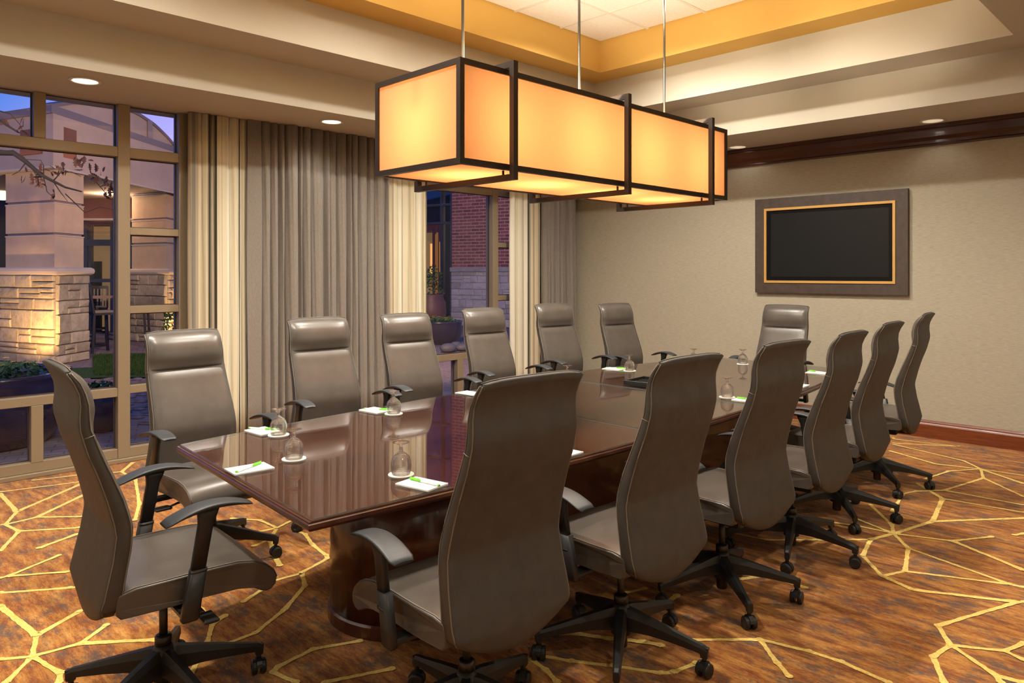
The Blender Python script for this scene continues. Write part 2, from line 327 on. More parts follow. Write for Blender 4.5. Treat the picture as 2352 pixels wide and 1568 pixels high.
def strip_holes(mb, x0, y0, x1, y1, z, holes, m=0):
    """flat strip with round holes (u, v, r), holes spread along its longer side"""
    lx = (x1 - x0) > (y1 - y0); hs = sorted(holes, key=lambda h: h[0] if lx else h[1]); c = x0 if lx else y0; cells = []
    for h in hs:
        p = h[0] if lx else h[1]; a, b = p - .16, p + .16
        cells += [(c, a, None), (a, b, h)]; c = b
    cells.append((c, x1 if lx else y1, None))
    for a, b, h in cells:
        X0, X1, Y0, Y1 = (a, b, y0, y1) if lx else (x0, x1, a, b)
        if h is None: mb.add([(X0, Y0, z), (X1, Y0, z), (X1, Y1, z), (X0, Y1, z)], [(0, 3, 2, 1)], m); continue
        hu, hv, r = h; angs = sorted([2 * math.pi * k / 40 for k in range(40)] + [math.atan2(cy - hv, cx - hu) % (2 * math.pi) for cx in (X0, X1) for cy in (Y0, Y1)])
        I, O = [], []
        for t in angs:
            cx, cy = math.cos(t), math.sin(t); k = min([(X1 - hu) / cx if cx > 1e-9 else 1e9, (X0 - hu) / cx if cx < -1e-9 else 1e9, (Y1 - hv) / cy if cy > 1e-9 else 1e9, (Y0 - hv) / cy if cy < -1e-9 else 1e9])
            I.append((hu + r * cx, hv + r * cy, z)); O.append((hu + k * cx, hv + k * cy, z))
        n = len(angs); mb.add(I + O, [(i, n + i, n + (i + 1) % n, (i + 1) % n) for i in range(n)], m)
DLW = [(-.40, 5.74), (1.50, 5.74), (3.45, 5.74), (5.40, 5.74)]; DLT = [(7.20, .05), (7.18, 1.98), (7.20, 3.85)]; FILL_R = [(1.0, .08), (3.0, .08), (5.2, .08)]; FILL_N = [(-.42, 1.6), (-.42, 3.6)]  # last two rows are fill lamps added out of view
HR = .086
cb = MB()
strip_holes(cb, UN, T1[3], T1[2], VW, Z1, [(u, v, HR) for u, v in DLW]); strip_holes(cb, T1[2], VR, UT, VW, Z1, [(u, v, HR) for u, v in DLT])
strip_holes(cb, UN, VR, T1[2], T1[1], Z1, [(u, v, HR) for u, v in FILL_R]); strip_holes(cb, UN, T1[1], T1[0], T1[3], Z1, [(u, v, HR) for u, v in FILL_N])
fascia(cb, T1, Z1, Z2); quad_ring(cb, T2, T1, Z2); fascia(cb, T2, Z2, Z3)
quad_ring(cb, T3, T2, Z3, 1); fascia(cb, T3, Z3, Z4 + 0.03, 1)
cb.add([(T3[0],T3[1],Z4+.03),(T3[2],T3[1],Z4+.03),(T3[2],T3[3],Z4+.03),(T3[0],T3[3],Z4+.03)], [(0,3,2,1)], 2)
cb.add([(UN,VR,Z4+.08),(UT,VR,Z4+.08),(UT,VW,Z4+.08),(UN,VW,Z4+.08)], [(0,3,2,1)], 2)
ceil = cb.build('ceiling', [paint, gold_paint, grid_m]); tag(ceil, kind='structure')
# suspended grid and lay-in tiles
GU = [5.225 - 0.61 * i for i in range(8)]; GV = [4.04 - 0.61 * i for i in range(5)]
us = sorted([T3[0]] + [u for u in GU if T3[0] < u < T3[2]] + [T3[2]]); vsx = sorted([T3[1]] + [v for v in GV if T3[1] < v < T3[3]] + [T3[3]])
gb = MB()
for u in us[1:-1]: gb.box((u - .012, T3[1], Z4 - .002), (u + .012, T3[3], Z4 + .028))
for v in vsx[1:-1]: gb.box((T3[0], v - .012, Z4 - .0025), (T3[2], v + .012, Z4 + .0275))
gb.build('tile_grid', grid_m, ceil)
for i in range(len(us) - 1):
    for j in range(len(vsx) - 1):
        if us[i] < 4.92 < us[i+1] and vsx[j] < 3.735 < vsx[j+1]:
            t = MB(); strip_holes(t, us[i] + .013, vsx[j] + .013, us[i+1] - .013, vsx[j+1] - .013, Z4 + .004, [(4.92, 3.735, .071)]); t.build('tile', tile_m, ceil); continue
        t = MB(); t.box((us[i] + .013, vsx[j] + .013, Z4 + .004), (us[i+1] - .013, vsx[j+1] - .013, Z4 + .02), bev=0.003); t.build('tile', tile_m, ceil)

fb = MB(); fb.add([(UN, VR, 0), (UT, VR, 0), (UT, VW, 0), (UN, VW, 0)], [(0, 1, 2, 3)], 0)
LINES = [[(0,1134),(38.7,1174.7),(185,1112)],[(38.7,1174.7),(11.8,1205)],[(0,1205),(11.8,1205),(43.8,1220),(182,1211.7)],[(43.8,1220),(0,1265.6)],
[(11.8,1205),(84,1188),(193.6,1136)],[(84,1188),(187,1186.5)],[(0,1130),(182,1107)],[(77,1103),(175,1092)],[(89,1259),(177,1227)],[(0,1328),(20,1323),(135,1276)],
[(20,1324),(153,1314)],[(0,1361.5),(160,1350),(215,1346)],[(0,1392),(84,1459),(183.5,1404)],[(84,1459),(74,1508)],[(0,1515),(74,1508),(13,1568)],[(81,1506),(185,1478),(244,1436)],
[(185,1478),(369,1469)],[(74,1508),(138,1545),(135,1568)],[(138,1545),(178,1542)],[(263,1085.5),(279,1084),(311,1100.6),(320,1158),(310,1195)],[(306,1062),(279,1084)],
[(533,1191),(597,1195),(636,1212.6),(680,1191)],[(530.6,1220.6),(562.6,1222)],[(545,1230),(636,1212.6),(620,1238),(582.6,1254)],[(620,1238),(632,1278),(642.5,1299)],
[(682.5,1219),(701,1227),(717,1250),(749,1275),(752,1283),(693,1315)],[(554.6,1338),(629,1334),(693,1316.6),(701,1344.6),(653,1400.5),(586.6,1453.8),(506.6,1483)],
[(629,1336.6),(560,1382)],[(458.6,1398),(488,1432.5),(517,1414)],[(488,1432.5),(474.6,1480.5),(437,1550)],[(826.4,1472.5),(720,1491),(640,1531),(626.5,1544.5),(680,1567)],[(746.5,1568),(900,1536.5)],
[(1402.6,1431),(1252,1456.6),(1328.6,1456.6),(1397,1467),(1476.5,1474.5),(1520,1483)],[(1236.7,1505),(1313,1518),(1407.7,1529),(1520,1546),(1548,1543),(1599,1523)],[(1224,1515),(1252,1538),(1280,1566)],
[(1433,1362),(1481.6,1352)],[(1535,1382.6),(1555.6,1367)],[(1745,1469),(1857.5,1495.6),(1932.5,1520),(2041,1568)],[(1745,1469),(1786,1523.7),(1812.5,1553.7)],
[(2352,1383),(2337,1383),(2153.7,1437.4),(2183.7,1482.4),(2142.5,1508.7),(2168.7,1568)],[(2337,1383),(2097.5,1355),(2026,1323)],[(2183.7,1482.4),(2307.5,1495.6),(2352,1477)],[(2307.5,1495.6),(2352,1516)],
[(2183.7,1482.4),(2285,1550),(2300,1568)],[(2285,1550),(2352,1568)],[(2026,1323),(1981,1276),(2000,1238.7),(1872,1240)],[(2026,1323),(2078.7,1311.8),(2086,1259)],[(2078.7,1311.8),(2318.7,1341.8),(2352,1349)],
[(2000,1238.7),(2052.5,1225.6),(2142.5,1197.5),(2352,1190)],[(2052.5,1225.6),(2086,1259),(2318.7,1341.8)],[(2052.5,1225.6),(2187.5,1242.5),(2277.5,1233)],[(2330,1229),(2352,1225.6)],[(2187.5,1242.5),(2352,1310)],
[(2052.5,1225.6),(1962.5,1190)],[(2052.5,1225.6),(1962.5,1206.8),(1917.5,1201)],[(2052.5,1225.6),(2048.7,1205),(2000,1160)],[(2142.5,1197.5),(2165,1145),(2108.7,1111)],[(2165,1145),(2352,1176.9)],
[(2048.7,1175),(2075,1133.7),(2105,1128),(2168.7,1126),(2258.7,1098),(2253,1077.5)],[(2168.7,1126),(2352,1160)],[(2253,1077.5),(2352,1111)],[(2258.7,1098),(2352,1141)],[(2253,1077.5),(2352,1092.5)],
[(2253,1077.5),(2180,1082),(2123.7,1100.7)],[(2253,1077.5),(2150,1066),(2045,1036)],[(2253,1077.5),(2213.7,1058.7),(2052.5,1021)],[(2052.5,1008),(2221,1019),(2202.5,1025),(2052.5,1017.5)],[(2052,1006),(2094,1000)],
[(1700,1330),(1760,1322),(1850,1350)],[(1690,1225),(1760,1240),(1872,1240)],[(1560,1470),(1745,1469)]]
def ray_floor(x, y, z=0.0):
    d = 1688 * (z - 1.5) / (628 - y); X = (x - 1176) / 1688 * d
    return (X * RT[0] + d * FW[0], X * RT[1] + d * FW[1])
rl = random.Random(3)
for n_, pl in enumerate(LINES):
    P = [Vector((*ray_floor(x, y), 0.0)) for x, y in pl]
    P = [p for p in P if -0.8 < p.x < 7.4 and -0.45 < p.y < 6.3]
    w0 = 0.0100 if n_ % 4 else 0.013
    for a, b in zip(P, P[1:]):
        d = b - a; Ln = d.length
        if Ln < 0.01: continue
        d.normalize(); nrm = Vector((-d.y, d.x, 0)); k = max(2, int(Ln / 0.02)); vv = []
        for i in range(k + 1):
            p = a + d * (Ln * i / k) + Vector((0, 0, 0.0012 + (n_ % 11) * 0.0002)); t_ = i / k; wd = w0 * (1 + 0.45 * (2 * t_ - 1) ** 4)
            vv += [p + nrm * (wd + rl.uniform(-.0022, .0022)), p - nrm * (wd + rl.uniform(-.0022, .0022))]
        fb.add(vv, [(2*i, 2*i+1, 2*i+3, 2*i+2) for i in range(k)], 1)
seen_pts = []
for pl in LINES:
    for x, y in pl:
        p = ray_floor(x, y)
        if any(math.hypot(p[0] - k[0], p[1] - k[1]) < .034 for k in seen_pts): continue
        seen_pts.append(p)
        if -0.8 < p[0] < 7.3 and -0.45 < p[1] < 6.25:
            fb.add([(p[0] + .0155 * math.cos(k * .785 + .3), p[1] + .0155 * math.sin(k * .785 + .3), .0036) for k in range(8)], [tuple(range(8))], 1)
floor = fb.build('floor', [carpet, line_m]); tag(floor, kind='structure')

def wallobj(name, a, b, m):
    x = MB(); x.box(a, b); o = x.build(name, m); tag(o, kind='structure'); return o
wallobj('wall_tv', (UT, VR, 0), (UT + .15, VW, 3.0), wall_m)
wallobj('wall_right', (UN, VR - .15, 0), (UT, VR, 3.0), wall_m)
wallobj('wall_near', (UN - .15, VR, 0), (UN, VW, 3.0), wall_m)
ww = MB(); ww.box((UN, VW, 0), (.30, VW + .25, 3.2)); ww.box((2.432, VW, 0), (4.46, VW + .25, 3.2)); ww.box((6.56, VW, 0), (UT + .15, VW + .25, 3.2))
ww.box((.30, VW, Z1), (2.432, VW + .25, 3.2)); ww.box((4.46, VW, Z1), (6.56, VW + .25, 3.2)); ww.box((UN, VW + .05, 3.2), (UT + .15, VW + .25, 4.1))
wo = ww.build('wall_window', wall_m); tag(wo, kind='structure')
# crown moulding and baseboards
def extrude_profile(name, prof, ax, pos, a, b, sgn, m):
    """prof: (out from wall, z); ax 'u': runs along v at u=pos; ax 'v': runs along u at v=pos"""
    x = MB(); rings = []
    for t in (a, b): rings.append([((pos - sgn * o_, t, z) if ax == 'u' else (t, pos - sgn * o_, z)) for o_, z in prof])
    x.loft(rings); o_ = x.build(name, m); tag(o_, kind='structure'); return o_
crown = [(0, 2.66), (.018, 2.66), (.022, 2.675), (.016, 2.685), (.03, 2.71), (.055, 2.74), (.075, 2.775), (.09, 2.80), (.088, 2.812), (.10, 2.82), (.10, Z1), (0, Z1)]
extrude_profile('trim_1', crown, 'u', UT, VR, VW - .02, 1, cherry)
bbp = [(0, 0), (.02, 0), (.02, .118), (.016, .128), (.012, .134), (.014, .142), (.008, .158), (0, .16)]
extrude_profile('baseboard_tv', bbp, 'u', UT, VR, VW, 1, base_cherry)
extrude_profile('baseboard_right', bbp, 'v', VR, UN, UT - .02, -1, base_cherry)
# ------------------------------------------------------------------ windows
def window(name, x0, segs, smalls, xr):
    """segs: vertical mullions (u0,u1); smalls: short mullions in top/bottom lights"""
    root = empty(name, (0, 0, 0)); tag(root, kind='structure')
    y0, y1 = VW - .012, VW + .11
    def bar(a, b, nm='frame'):
        q = MB(); q.box(a, b, bev=.003); q.build(nm, alu, root)
    for (a, b) in segs: bar((a, y0, .035), (b, y1, Z1 - .002), 'mullion')
    wide = [(segs[1][1], segs[2][0])]
    nar = [(segs[0][1], segs[1][0]), (segs[2][1], segs[3][0])]
    panes = []
    for (a, b) in wide:
        bar((a, y0 + .006, 2.425), (b, y1, 2.505), 'transom'); bar((a, y0 + .006, .525), (b, y1, .594), 'transom')
        s0, s1 = smalls[0]; s2, s3 = smalls[1]
        bar((s0, y0 + .003, 2.505), (s1, y1, Z1 - .002), 'mullion'); bar((s2, y0 + .003, .105), (s3, y1, .525), 'mullion')
        bar((a, y0 + .006, .035), (b, y1, .112), 'rail')
        panes += [(a, b, .594, 2.425), (a, s0, 2.505, Z1), (s1, b, 2.505, Z1), (a, s2, .112, .525), (s3, b, .112, .525)]
    for (a, b) in nar:
        for z0, z1 in ((2.425, 2.505), (1.81, 1.868), (1.18, 1.24), (.542, .604), (.035, .112)): bar((a, y0 + .006, z0), (b, y1, z1), 'transom')
        zz = [.112, .542, .604, 1.18, 1.24, 1.81, 1.868, 2.425, 2.505, Z1]
        panes += [(a, b, zz[i], zz[i+1]) for i in range(0, 10, 2)]
    q = MB(); q.box((segs[0][0] - .01, VW - .035, 0), (segs[-1][1] + .01, VW + .1, .035), bev=.004); q.build('base_trim', alu, root)
    for (a, b, z0, z1) in panes:
        g = MB(); g.box((a - .004, VW + .062, z0 - .004), (b + .004, VW + .070, z1 + .004)); g.build('pane', pane_m, root)
        k = MB()   # dark gasket round the glass
        t = .008; ya, yb = VW + .052, VW + .061
        k.box((a, ya, z0), (a + t, yb, z1)); k.box((b - t, ya, z0), (b, yb, z1)); k.box((a + t, ya, z0), (b - t, yb, z0 + t)); k.box((a + t, ya, z1 - t), (b - t, yb, z1))
        k.build('gasket', alu_dark, root)
    return root
window('window_1', 0, [(.30, .38), (.735, .825), (1.884, 1.974), (2.353, 2.430)], [(1.315, 1.392), (1.298, 1.376)], 0)
window('window_2', 0, [(4.46, 4.54), (4.88, 4.97), (5.955, 6.045), (6.48, 6.56)], [(5.42, 5.50), (5.412, 5.50)], 0)

# ------------------------------------------------------------------ curtains
def px_u(px, v):
    r = (px - 1176) / 1688; d = v / (FW[1] + RT[1] * r); return d * (FW[0] + RT[0] * r)
def curtain(name, px0, px1, v0, folds, amp, m, label, group=None, seed=1, top=Z1 - .004, bot=.012, flatl=0.0):
    rr = random.Random(seed); u0, u1 = px_u(px0, v0), px_u(px1, v0); n = max(60, folds * 22)
    cuts = [0.0]
    for _ in range(folds): cuts.append(cuts[-1] + rr.uniform(.30, 1.80))
    cuts = [c / cuts[-1] for c in cuts]; am = [rr.uniform(.55, 1.25) for _ in range(folds)]
    def off(s):
        if s < flatl: return -amp * .5
        s2 = (s - flatl) / (1 - flatl)
        for i in range(folds):
            if s2 <= cuts[i+1] + 1e-9:
                t = (s2 - cuts[i]) / (cuts[i+1] - cuts[i])
                return -amp * am[i] * max(0.0, math.sin(math.pi * t)) ** .6
        return 0.0
    x = MB(); rows = 9
    for side in (0,):
        grid = []
        for j in range(rows):
            z = bot + (top - bot) * j / (rows - 1); f = 1.0 - 0.18 * (j / (rows - 1))
            grid.append([(u0 + (u1 - u0) * i / n + 0.004 * math.sin(i * .9 + j), v0 + off(i / n) * f + .03, z) for i in range(n + 1)])
        x.loft(grid, 0, True, caps=False, closed=False)
    me = x.mesh(name, m); uvl = me.uv_layers.new(name='uv')
    for lp in me.loops: co = me.vertices[lp.vertex_index].co; uvl.data[lp.index].uv = ((co.x - u0) / (u1 - u0), co.z / 3)
    o_ = link(name, me); md = o_.modifiers.new('thick', 'SOLIDIFY'); md.thickness = 0.004; md.offset = 0
    tag(o_, label, 'curtain', group); return o_
curtain('striped_curtain', 434, 571, 6.20, 5, .045, stripeA, 'cream curtain panel with dark vertical stripes beside the corner window', seed=4)
curtain('grey_drape', 566, 893, 6.17, 16, .10, drape_m, 'wide taupe pleated drape hanging between the two windows', seed=9, flatl=.09)
curtain('striped_curtain', 890, 977, 6.20, 5, .05, stripeB, 'cream curtain panel without dark stripes, left of the brick-view window', seed=6)
curtain('striped_curtain', 1174, 1243, 6.20, 4, .045, stripeC, 'pale curtain panel with one dark stripe, right of the brick-view window', seed=3)
curtain('grey_drape', 1247, 1321, 6.16, 8, .10, drape_m, 'narrow taupe pleated drape in the corner by the television wall', seed=21)

# ------------------------------------------------------------------ downlights
def spot(name, loc, power, size, blend, col, rad=.04, parent=None, aim=None):
    ld = bpy.data.lights.new(name, 'SPOT'); ld.energy = power; ld.spot_size = R(size); ld.spot_blend = blend; ld.color = col; ld.shadow_soft_size = rad
    o_ = bpy.data.objects.new(name, ld); C.objects.link(o_); o_.location = loc
    if aim: o_.rotation_euler = (Vector(aim) - Vector(loc)).to_track_quat('-Z', 'Y').to_euler()
    if parent: o_.parent = parent; o_.location = Vector(loc) - parent.location
    return o_
def downlight(u, v, z, label, group, power, size=120, rad=.05, blend=.6, R0=.085, cat='ceiling light', parent=None, lens=None):
    root = empty('downlight', (u, v, z), label=label, cat=cat, group=group, parent=parent)
    t = MB(); t.lathe([(R0, 0), (R0 + .018, -.001), (R0 + .02, -.006), (R0 + .004, -.008), (R0 - .004, -.004), (R0 - .004, 0)], n=40, caps=False); t.build('trim_ring', white_trim, root)
    t = MB(); t.lathe([(R0 - .004, -.005), (R0 - .008, .02), (R0 - .02, .06)], n=40, caps=False); t.build('reflector', refl_m, root)
    t = MB(); t.lathe([(R0 - .02, .06), (.03, .052), (.004, .05)], n=32); t.build('lamp', lens or lens_m, root)
    spot('downlight_beam', (u, v, z - .012), power, size, blend, WARM, rad, parent=root)
    return root
# cut-outs are not needed: the cans sit on the ceiling plane, so lift the plane's look with a dark can behind
def can(root):
    t = MB(); t.lathe([(.10, -.0005), (.10, .07)], n=24, caps=False)
LB = {(1.50, 5.74): 'round recessed downlight above the window nearest the camera', (3.45, 5.74): 'round recessed downlight above the wide taupe drape',
      (5.40, 5.74): 'round recessed downlight near the window corner, behind the lantern', (7.18, 1.98): 'round recessed downlight close to the dark crown moulding'}
for (u, v) in DLW + DLT + FILL_R + FILL_N:
    if (u, v) in LB: downlight(u, v, Z1, LB[(u, v)], 'recessed downlights in the low soffit', P_WASH if u > 7 else P_SOFFIT, 125, lens=lens_dim if u > 7 else None)
    else:
        downlight(u, v, Z1, None, None, P_WASH if u > 7 else P_FILL, 160, cat=None, parent=ceil, lens=lens_dim)  # unseen; right and near soffit ones are added to brighten the chair backs
for u in (1.26, 3.09, 4.92):
    for v in (2.515, 3.735):
        if (u, v) == (4.92, 3.735): downlight(u, v, Z4 + .004, 'round recessed downlight in the white tile ceiling', 'downlights in the tile ceiling', P_TILE, 155, R0=.07)
        else: spot('tile_downlight', (u, v, Z4 - .01), P_TILE, 155, .8, WARM, .06)

# ------------------------------------------------------------------ lantern
PU0, PU1, PV0, PV1, PZ0, PZ1 = 2.09, 4.40, 2.425, 3.07, 1.98, 2.443
lan = empty('box_lantern', ((PU0 + PU1) / 2, (PV0 + PV1) / 2, PZ0), label='long rectangular amber lantern with dark metal frame hung over the table', cat='pendant light')
def lp(mb, name, m): 
    o_ = mb.build(name, m, lan); o_.location = tuple(-c for c in lan.location); return o_
b_ = .026
for (a, b, c, d) in ((PU0, PV0, PU0, PV0), (PU1, PV0, PU1, PV0), (PU0, PV1, PU0, PV1), (PU1, PV1, PU1, PV1)):
    q = MB(); su = 1 if a == PU0 else -1; sv = 1 if b == PV0 else -1
    q.box((a, b, PZ0), (a + su * b_, b + sv * b_, PZ1)); lp(q, 'corner_post', bronze)
q = MB()
for z in (PZ0, PZ1 - b_):
    q.box((PU0 + b_, PV0, z), (PU1 - b_, PV0 + b_, z + b_)); q.box((PU0 + b_, PV1 - b_, z), (PU1 - b_, PV1, z + b_))
    q.box((PU0, PV0 + b_, z), (PU0 + b_, PV1 - b_, z + b_)); q.box((PU1 - b_, PV0 + b_, z), (PU1, PV1 - b_, z + b_))
lp(q, 'rails', bronze)
e_ = .008
for (a, b) in (((PU0 + b_, PV0 + e_, PZ0 + b_), (PU1 - b_, PV0 + e_ + .002, PZ1 - b_)), ((PU0 + b_, PV1 - e_ - .002, PZ0 + b_), (PU1 - b_, PV1 - e_, PZ1 - b_)),
               ((PU0 + e_, PV0 + b_, PZ0 + b_), (PU0 + e_ + .002, PV1 - b_, PZ1 - b_)), ((PU1 - e_ - .002, PV0 + b_, PZ0 + b_), (PU1 - e_, PV1 - b_, PZ1 - b_)),
               ((PU0 + b_, PV0 + b_, PZ0 + .006), (PU1 - b_, PV1 - b_, PZ0 + .008))):
    q = MB(); v = (b[0] - a[0], b[1] - a[1], b[2] - a[2])
    k = v.index(min(v)); c = (a[k] + b[k]) / 2
    if k == 0: vv = [(c, a[1], a[2]), (c, b[1], a[2]), (c, b[1], b[2]), (c, a[1], b[2])]
    elif k == 1: vv = [(a[0], c, a[2]), (b[0], c, a[2]), (b[0], c, b[2]), (a[0], c, b[2])]
    else: vv = [(a[0], a[1], c), (b[0], a[1], c), (b[0], b[1], c), (a[0], b[1], c)]
    q.add(vv, [(0, 1, 2, 3)]); lp(q, 'shade_panel', shade)
VC = 2.75
for u in (2.384, 3.26, 4.136):
    q = MB(); h = .014
    q.box((u - h, PV0 - .05, 1.93), (u + h, PV0 - .022, 2.475)); q.box((u - h, PV0 - .022, 2.447), (u + h, PV0 + .14, 2.475)); 
    q.box((u - h, PV0 - .022, 1.93), (u + h, PV1 + .05, 1.957)); q.box((u - h, PV1 + .022, 1.957), (u + h, PV1 + .05, 1.985))
    q.box((u - .004, PV0 + .03, 1.957), (u + .004, PV0 + .038, PZ0)); q.box((u - .004, PV1 - .038, 1.957), (u + .004, PV1 - .03, PZ0))
    q.box((u - h, PV0 + .11, PZ1 - .002), (u + h, PV0 + .14, 2.447))
    lp(q, 'bracket', bronze)
for u in (2.388, 3.28, 4.156):
    q = MB(); q.lathe([(.0075, PZ1 - .02), (.0075, Z4 + .004)], (u, VC, 0), 12); lp(q, 'hanging_rod', rod_m)
    q = MB(); q.lathe([(.012, PZ1 - .03), (.03, PZ1 - .02), (.03, PZ1 - .004), (.010, PZ1)], (u, VC, 0), 16); lp(q, 'rod_collar', bronze)
    q = MB(); q.box((u - .006, PV0 + b_, PZ1 - .014), (u + .006, PV1 - b_, PZ1 - .005)); lp(q, 'cross_bar', bronze)
q = MB(); q.box((PU0 + b_, VC - .005, PZ1 - .024), (PU1 - b_, VC + .005, PZ1 - .014)); lp(q, 'spine', bronze)
for u in (2.40, 2.97, 3.54, 4.11):
    q = MB(); q.lathe([(.008, .10), (.016, .09), (.016, .06), (.030, .035), (.034, .01), (.026, -.012), (.004, -.022)], (u, VC, 2.27), 16); lp(q, 'bulb', bulb_m)
    ld = bpy.data.lights.new('bulb_glow', 'POINT'); ld.energy = P_BULB; ld.color = (1, .84, .62); ld.shadow_soft_size = .07
    lo = bpy.data.objects.new('bulb_glow', ld); C.objects.link(lo); lo.location = (u + .0, VC, 2.20)

# ------------------------------------------------------------------ television
tv = empty('television', (UT, 3.0, 1.3), label='black flat television inset in dark wooden frame with gold inner border', cat='television')
TV0, TV1, TZ0, TZ1 = 2.247, 3.751, 1.298, 2.290
def frame_ring(y0, y1, z0, z1, wd, x0, x1, bev=.002):
    q = MB(); q.box((x0, y0, z0), (x1, y1, z0 + wd)); q.box((x0, y0, z1 - wd), (x1, y1, z1)); q.box((x0, y0, z0 + wd), (x1, y0 + wd, z1 - wd)); q.box((x0, y1 - wd, z0 + wd), (x1, y1, z1 - wd)); return q
def tvp(q, n, m): o_ = q.build(n, m, tv); o_.location = (-UT, -3.0, -1.3)
tvp(frame_ring(TV0, TV1, TZ0, TZ1, .105, UT - .045, UT - .001), 'outer_frame', tvframe)
tvp(frame_ring(TV0 + .105, TV1 - .105, TZ0 + .105, TZ1 - .105, .024, UT - .055, UT - .001), 'gold_border', tvgold)
q = MB(); q.box((UT - .040, TV0 + .129, TZ0 + .129), (UT - .002, TV1 - .129, TZ1 - .129)); tvp(q, 'bezel', tvblack)
q = MB(); q.box((UT - .0415, TV0 + .165, TZ0 + .17), (UT - .04, TV1 - .175, TZ1 - .165)); tvp(q, 'screen', tvscreen)

# ------------------------------------------------------------------ table
ZT = .75
redge = smooth_table([(1.13, 2.012), (1.7, 1.970), (2.4, 1.942), (3.0, 1.938), (3.7, 1.965), (4.5, 2.005), (5.2, 2.09), (5.94, 2.20)], 1)
ledge = smooth_table([(1.22, 3.318), (1.5, 3.37), (2.24, 3.45), (3.0, 3.52), (3.7, 3.60), (4.37, 3.645), (4.9, 3.62), (5.5, 3.50), (5.96, 3.38)], 1)
def tedge(t, u): return lerp_table(t, u)
table = empty('conference_table', (3.55, 2.75, 0), label='long boat-shaped mahogany conference table with a glass top', cat='table')
def tp(q, n, m, **k): o_ = q.build(n, m, table, **k); o_.location = (-3.55, -2.75, 0); return o_
def tabletop(u0, u1, z0, z1, inset, name, m, ledge0=None, prof=None, gap=.0):
    n = 24; x = MB()
    def outline(ins):
        R_, L_ = [], []
        for i in range(n + 1):
            t = i / n
            ur = u0[0] + (u1[0] - u0[0]) * t; ul = u0[1] + (u1[1] - u0[1]) * t
            R_.append((ur + ins * (1 - 2 * t if t in (0, 1) else 0), tedge(redge, ur) + ins)); L_.append((ul + ins * (1 - 2 * t if t in (0, 1) else 0), tedge(ledge, ul) - ins))
        return R_ + L_[::-1]
    x.loft([[(*p, z) for p in outline(ins)] for ins, z in prof])
    return tp(x, name, m)
# wood top: one slab with a moulded edge; three glass sheets on it
tabletop((1.13, 1.222), (5.94, 5.955), 0, 0, 0, 'tabletop', wood_dark, prof=[(.045, .706), (.020, .709), (.006, .716), (0, .724), (0, .736), (.005, .740), (.004, .744)])
for a, b in (((1.13, 1.222), (2.935, 2.985)), ((2.943, 2.993), (3.925, 3.957)), ((3.933, 3.965), (5.94, 5.955))):
    s = .008
    tabletop((a[0] + (s if a[0] < 1.2 else 0), a[1] + (s if a[0] < 1.2 else 0)), (b[0] - (s if b[0] > 5 else 0), b[1] - (s if b[0] > 5 else 0)), 0, 0, 0, 'veneer_panel', wood, prof=[(.006, .744), (.006, .7455)])
    g = tabletop((a[0] + (s if a[0] < 1.2 else .0), a[1] + (s if a[0] < 1.2 else .0)), (b[0] - (s if b[0] > 5 else .001), b[1] - (s if b[0] > 5 else .001)), 0, 0, 0, 'glass_sheet', [top_glass, edge_glass], prof=[(.009, .7457), (.008, .7465), (.008, .751), (.010, .752)])
    for p in g.data.polygons:
        if abs(p.normal.z) < .5: p.material_index = 1
for uc in (1.994, 5.10):
    x = MB(); x.lathe([(.30, 0), (.324, .0), (.324, .705)], (uc, 2.704, 0), 48, smooth=False); o_ = tp(x, 'pedestal', wood_dark)
    for p in o_.data.polygons: p.use_smooth = abs(p.normal.z) < .5
    x = MB(); x.lathe([(.332, 0), (.334, .0), (.334, .05), (.326, .058)], (uc, 2.704, 0), 48, smooth=False); tp(x, 'plinth', wood_dark)
x = MB(); x.box((2.30, 2.44, .02), (4.80, 2.47, .705)); tp(x, 'modesty_panel', wood_dark)
x = MB(); x.box((2.30, 2.94, .02), (4.80, 2.97, .705)); tp(x, 'modesty_panel', wood_dark)
x = MB(); x.box((1.5, 2.55, .68), (5.6, 2.86, .706)); tp(x, 'stretcher', wood_dark)

# ------------------------------------------------------------------ chair
yr_t = smooth_table([(.38, -.240), (.44, -.250), (.535, -.232), (.60, -.216), (.69, -.203), (.80, -.230), (.87, -.252), (.95, -.282), (1.035, -.304), (1.085, -.298), (1.13, -.300), (1.175, -.318), (1.206, -.336)], 1)
yf_t = smooth_table([(.38, -.190), (.44, -.186), (.53, -.175), (.64, -.153), (.70, -.148), (.78, -.168), (.85, -.195), (.93, -.228), (1.03, -.264), (1.08, -.262), (1.13, -.272), (1.165, -.284), (1.206, -.312)], 1)
w_t = smooth_table([(.38, .214), (.43, .232), (.50, .237), (.60, .231), (.69, .225), (.85, .217), (1.03, .211), (1.12, .207), (1.206, .204)], 1)
def ZZ(z, x, wd):
    f = max(0.0, 1 - (z - .38) / .16); g = max(0, (z - 1.12) / .086)
    return z + f * f * .062 * (abs(x) / wd) ** 1.9 - g * .010 * (abs(x) / wd) ** 4
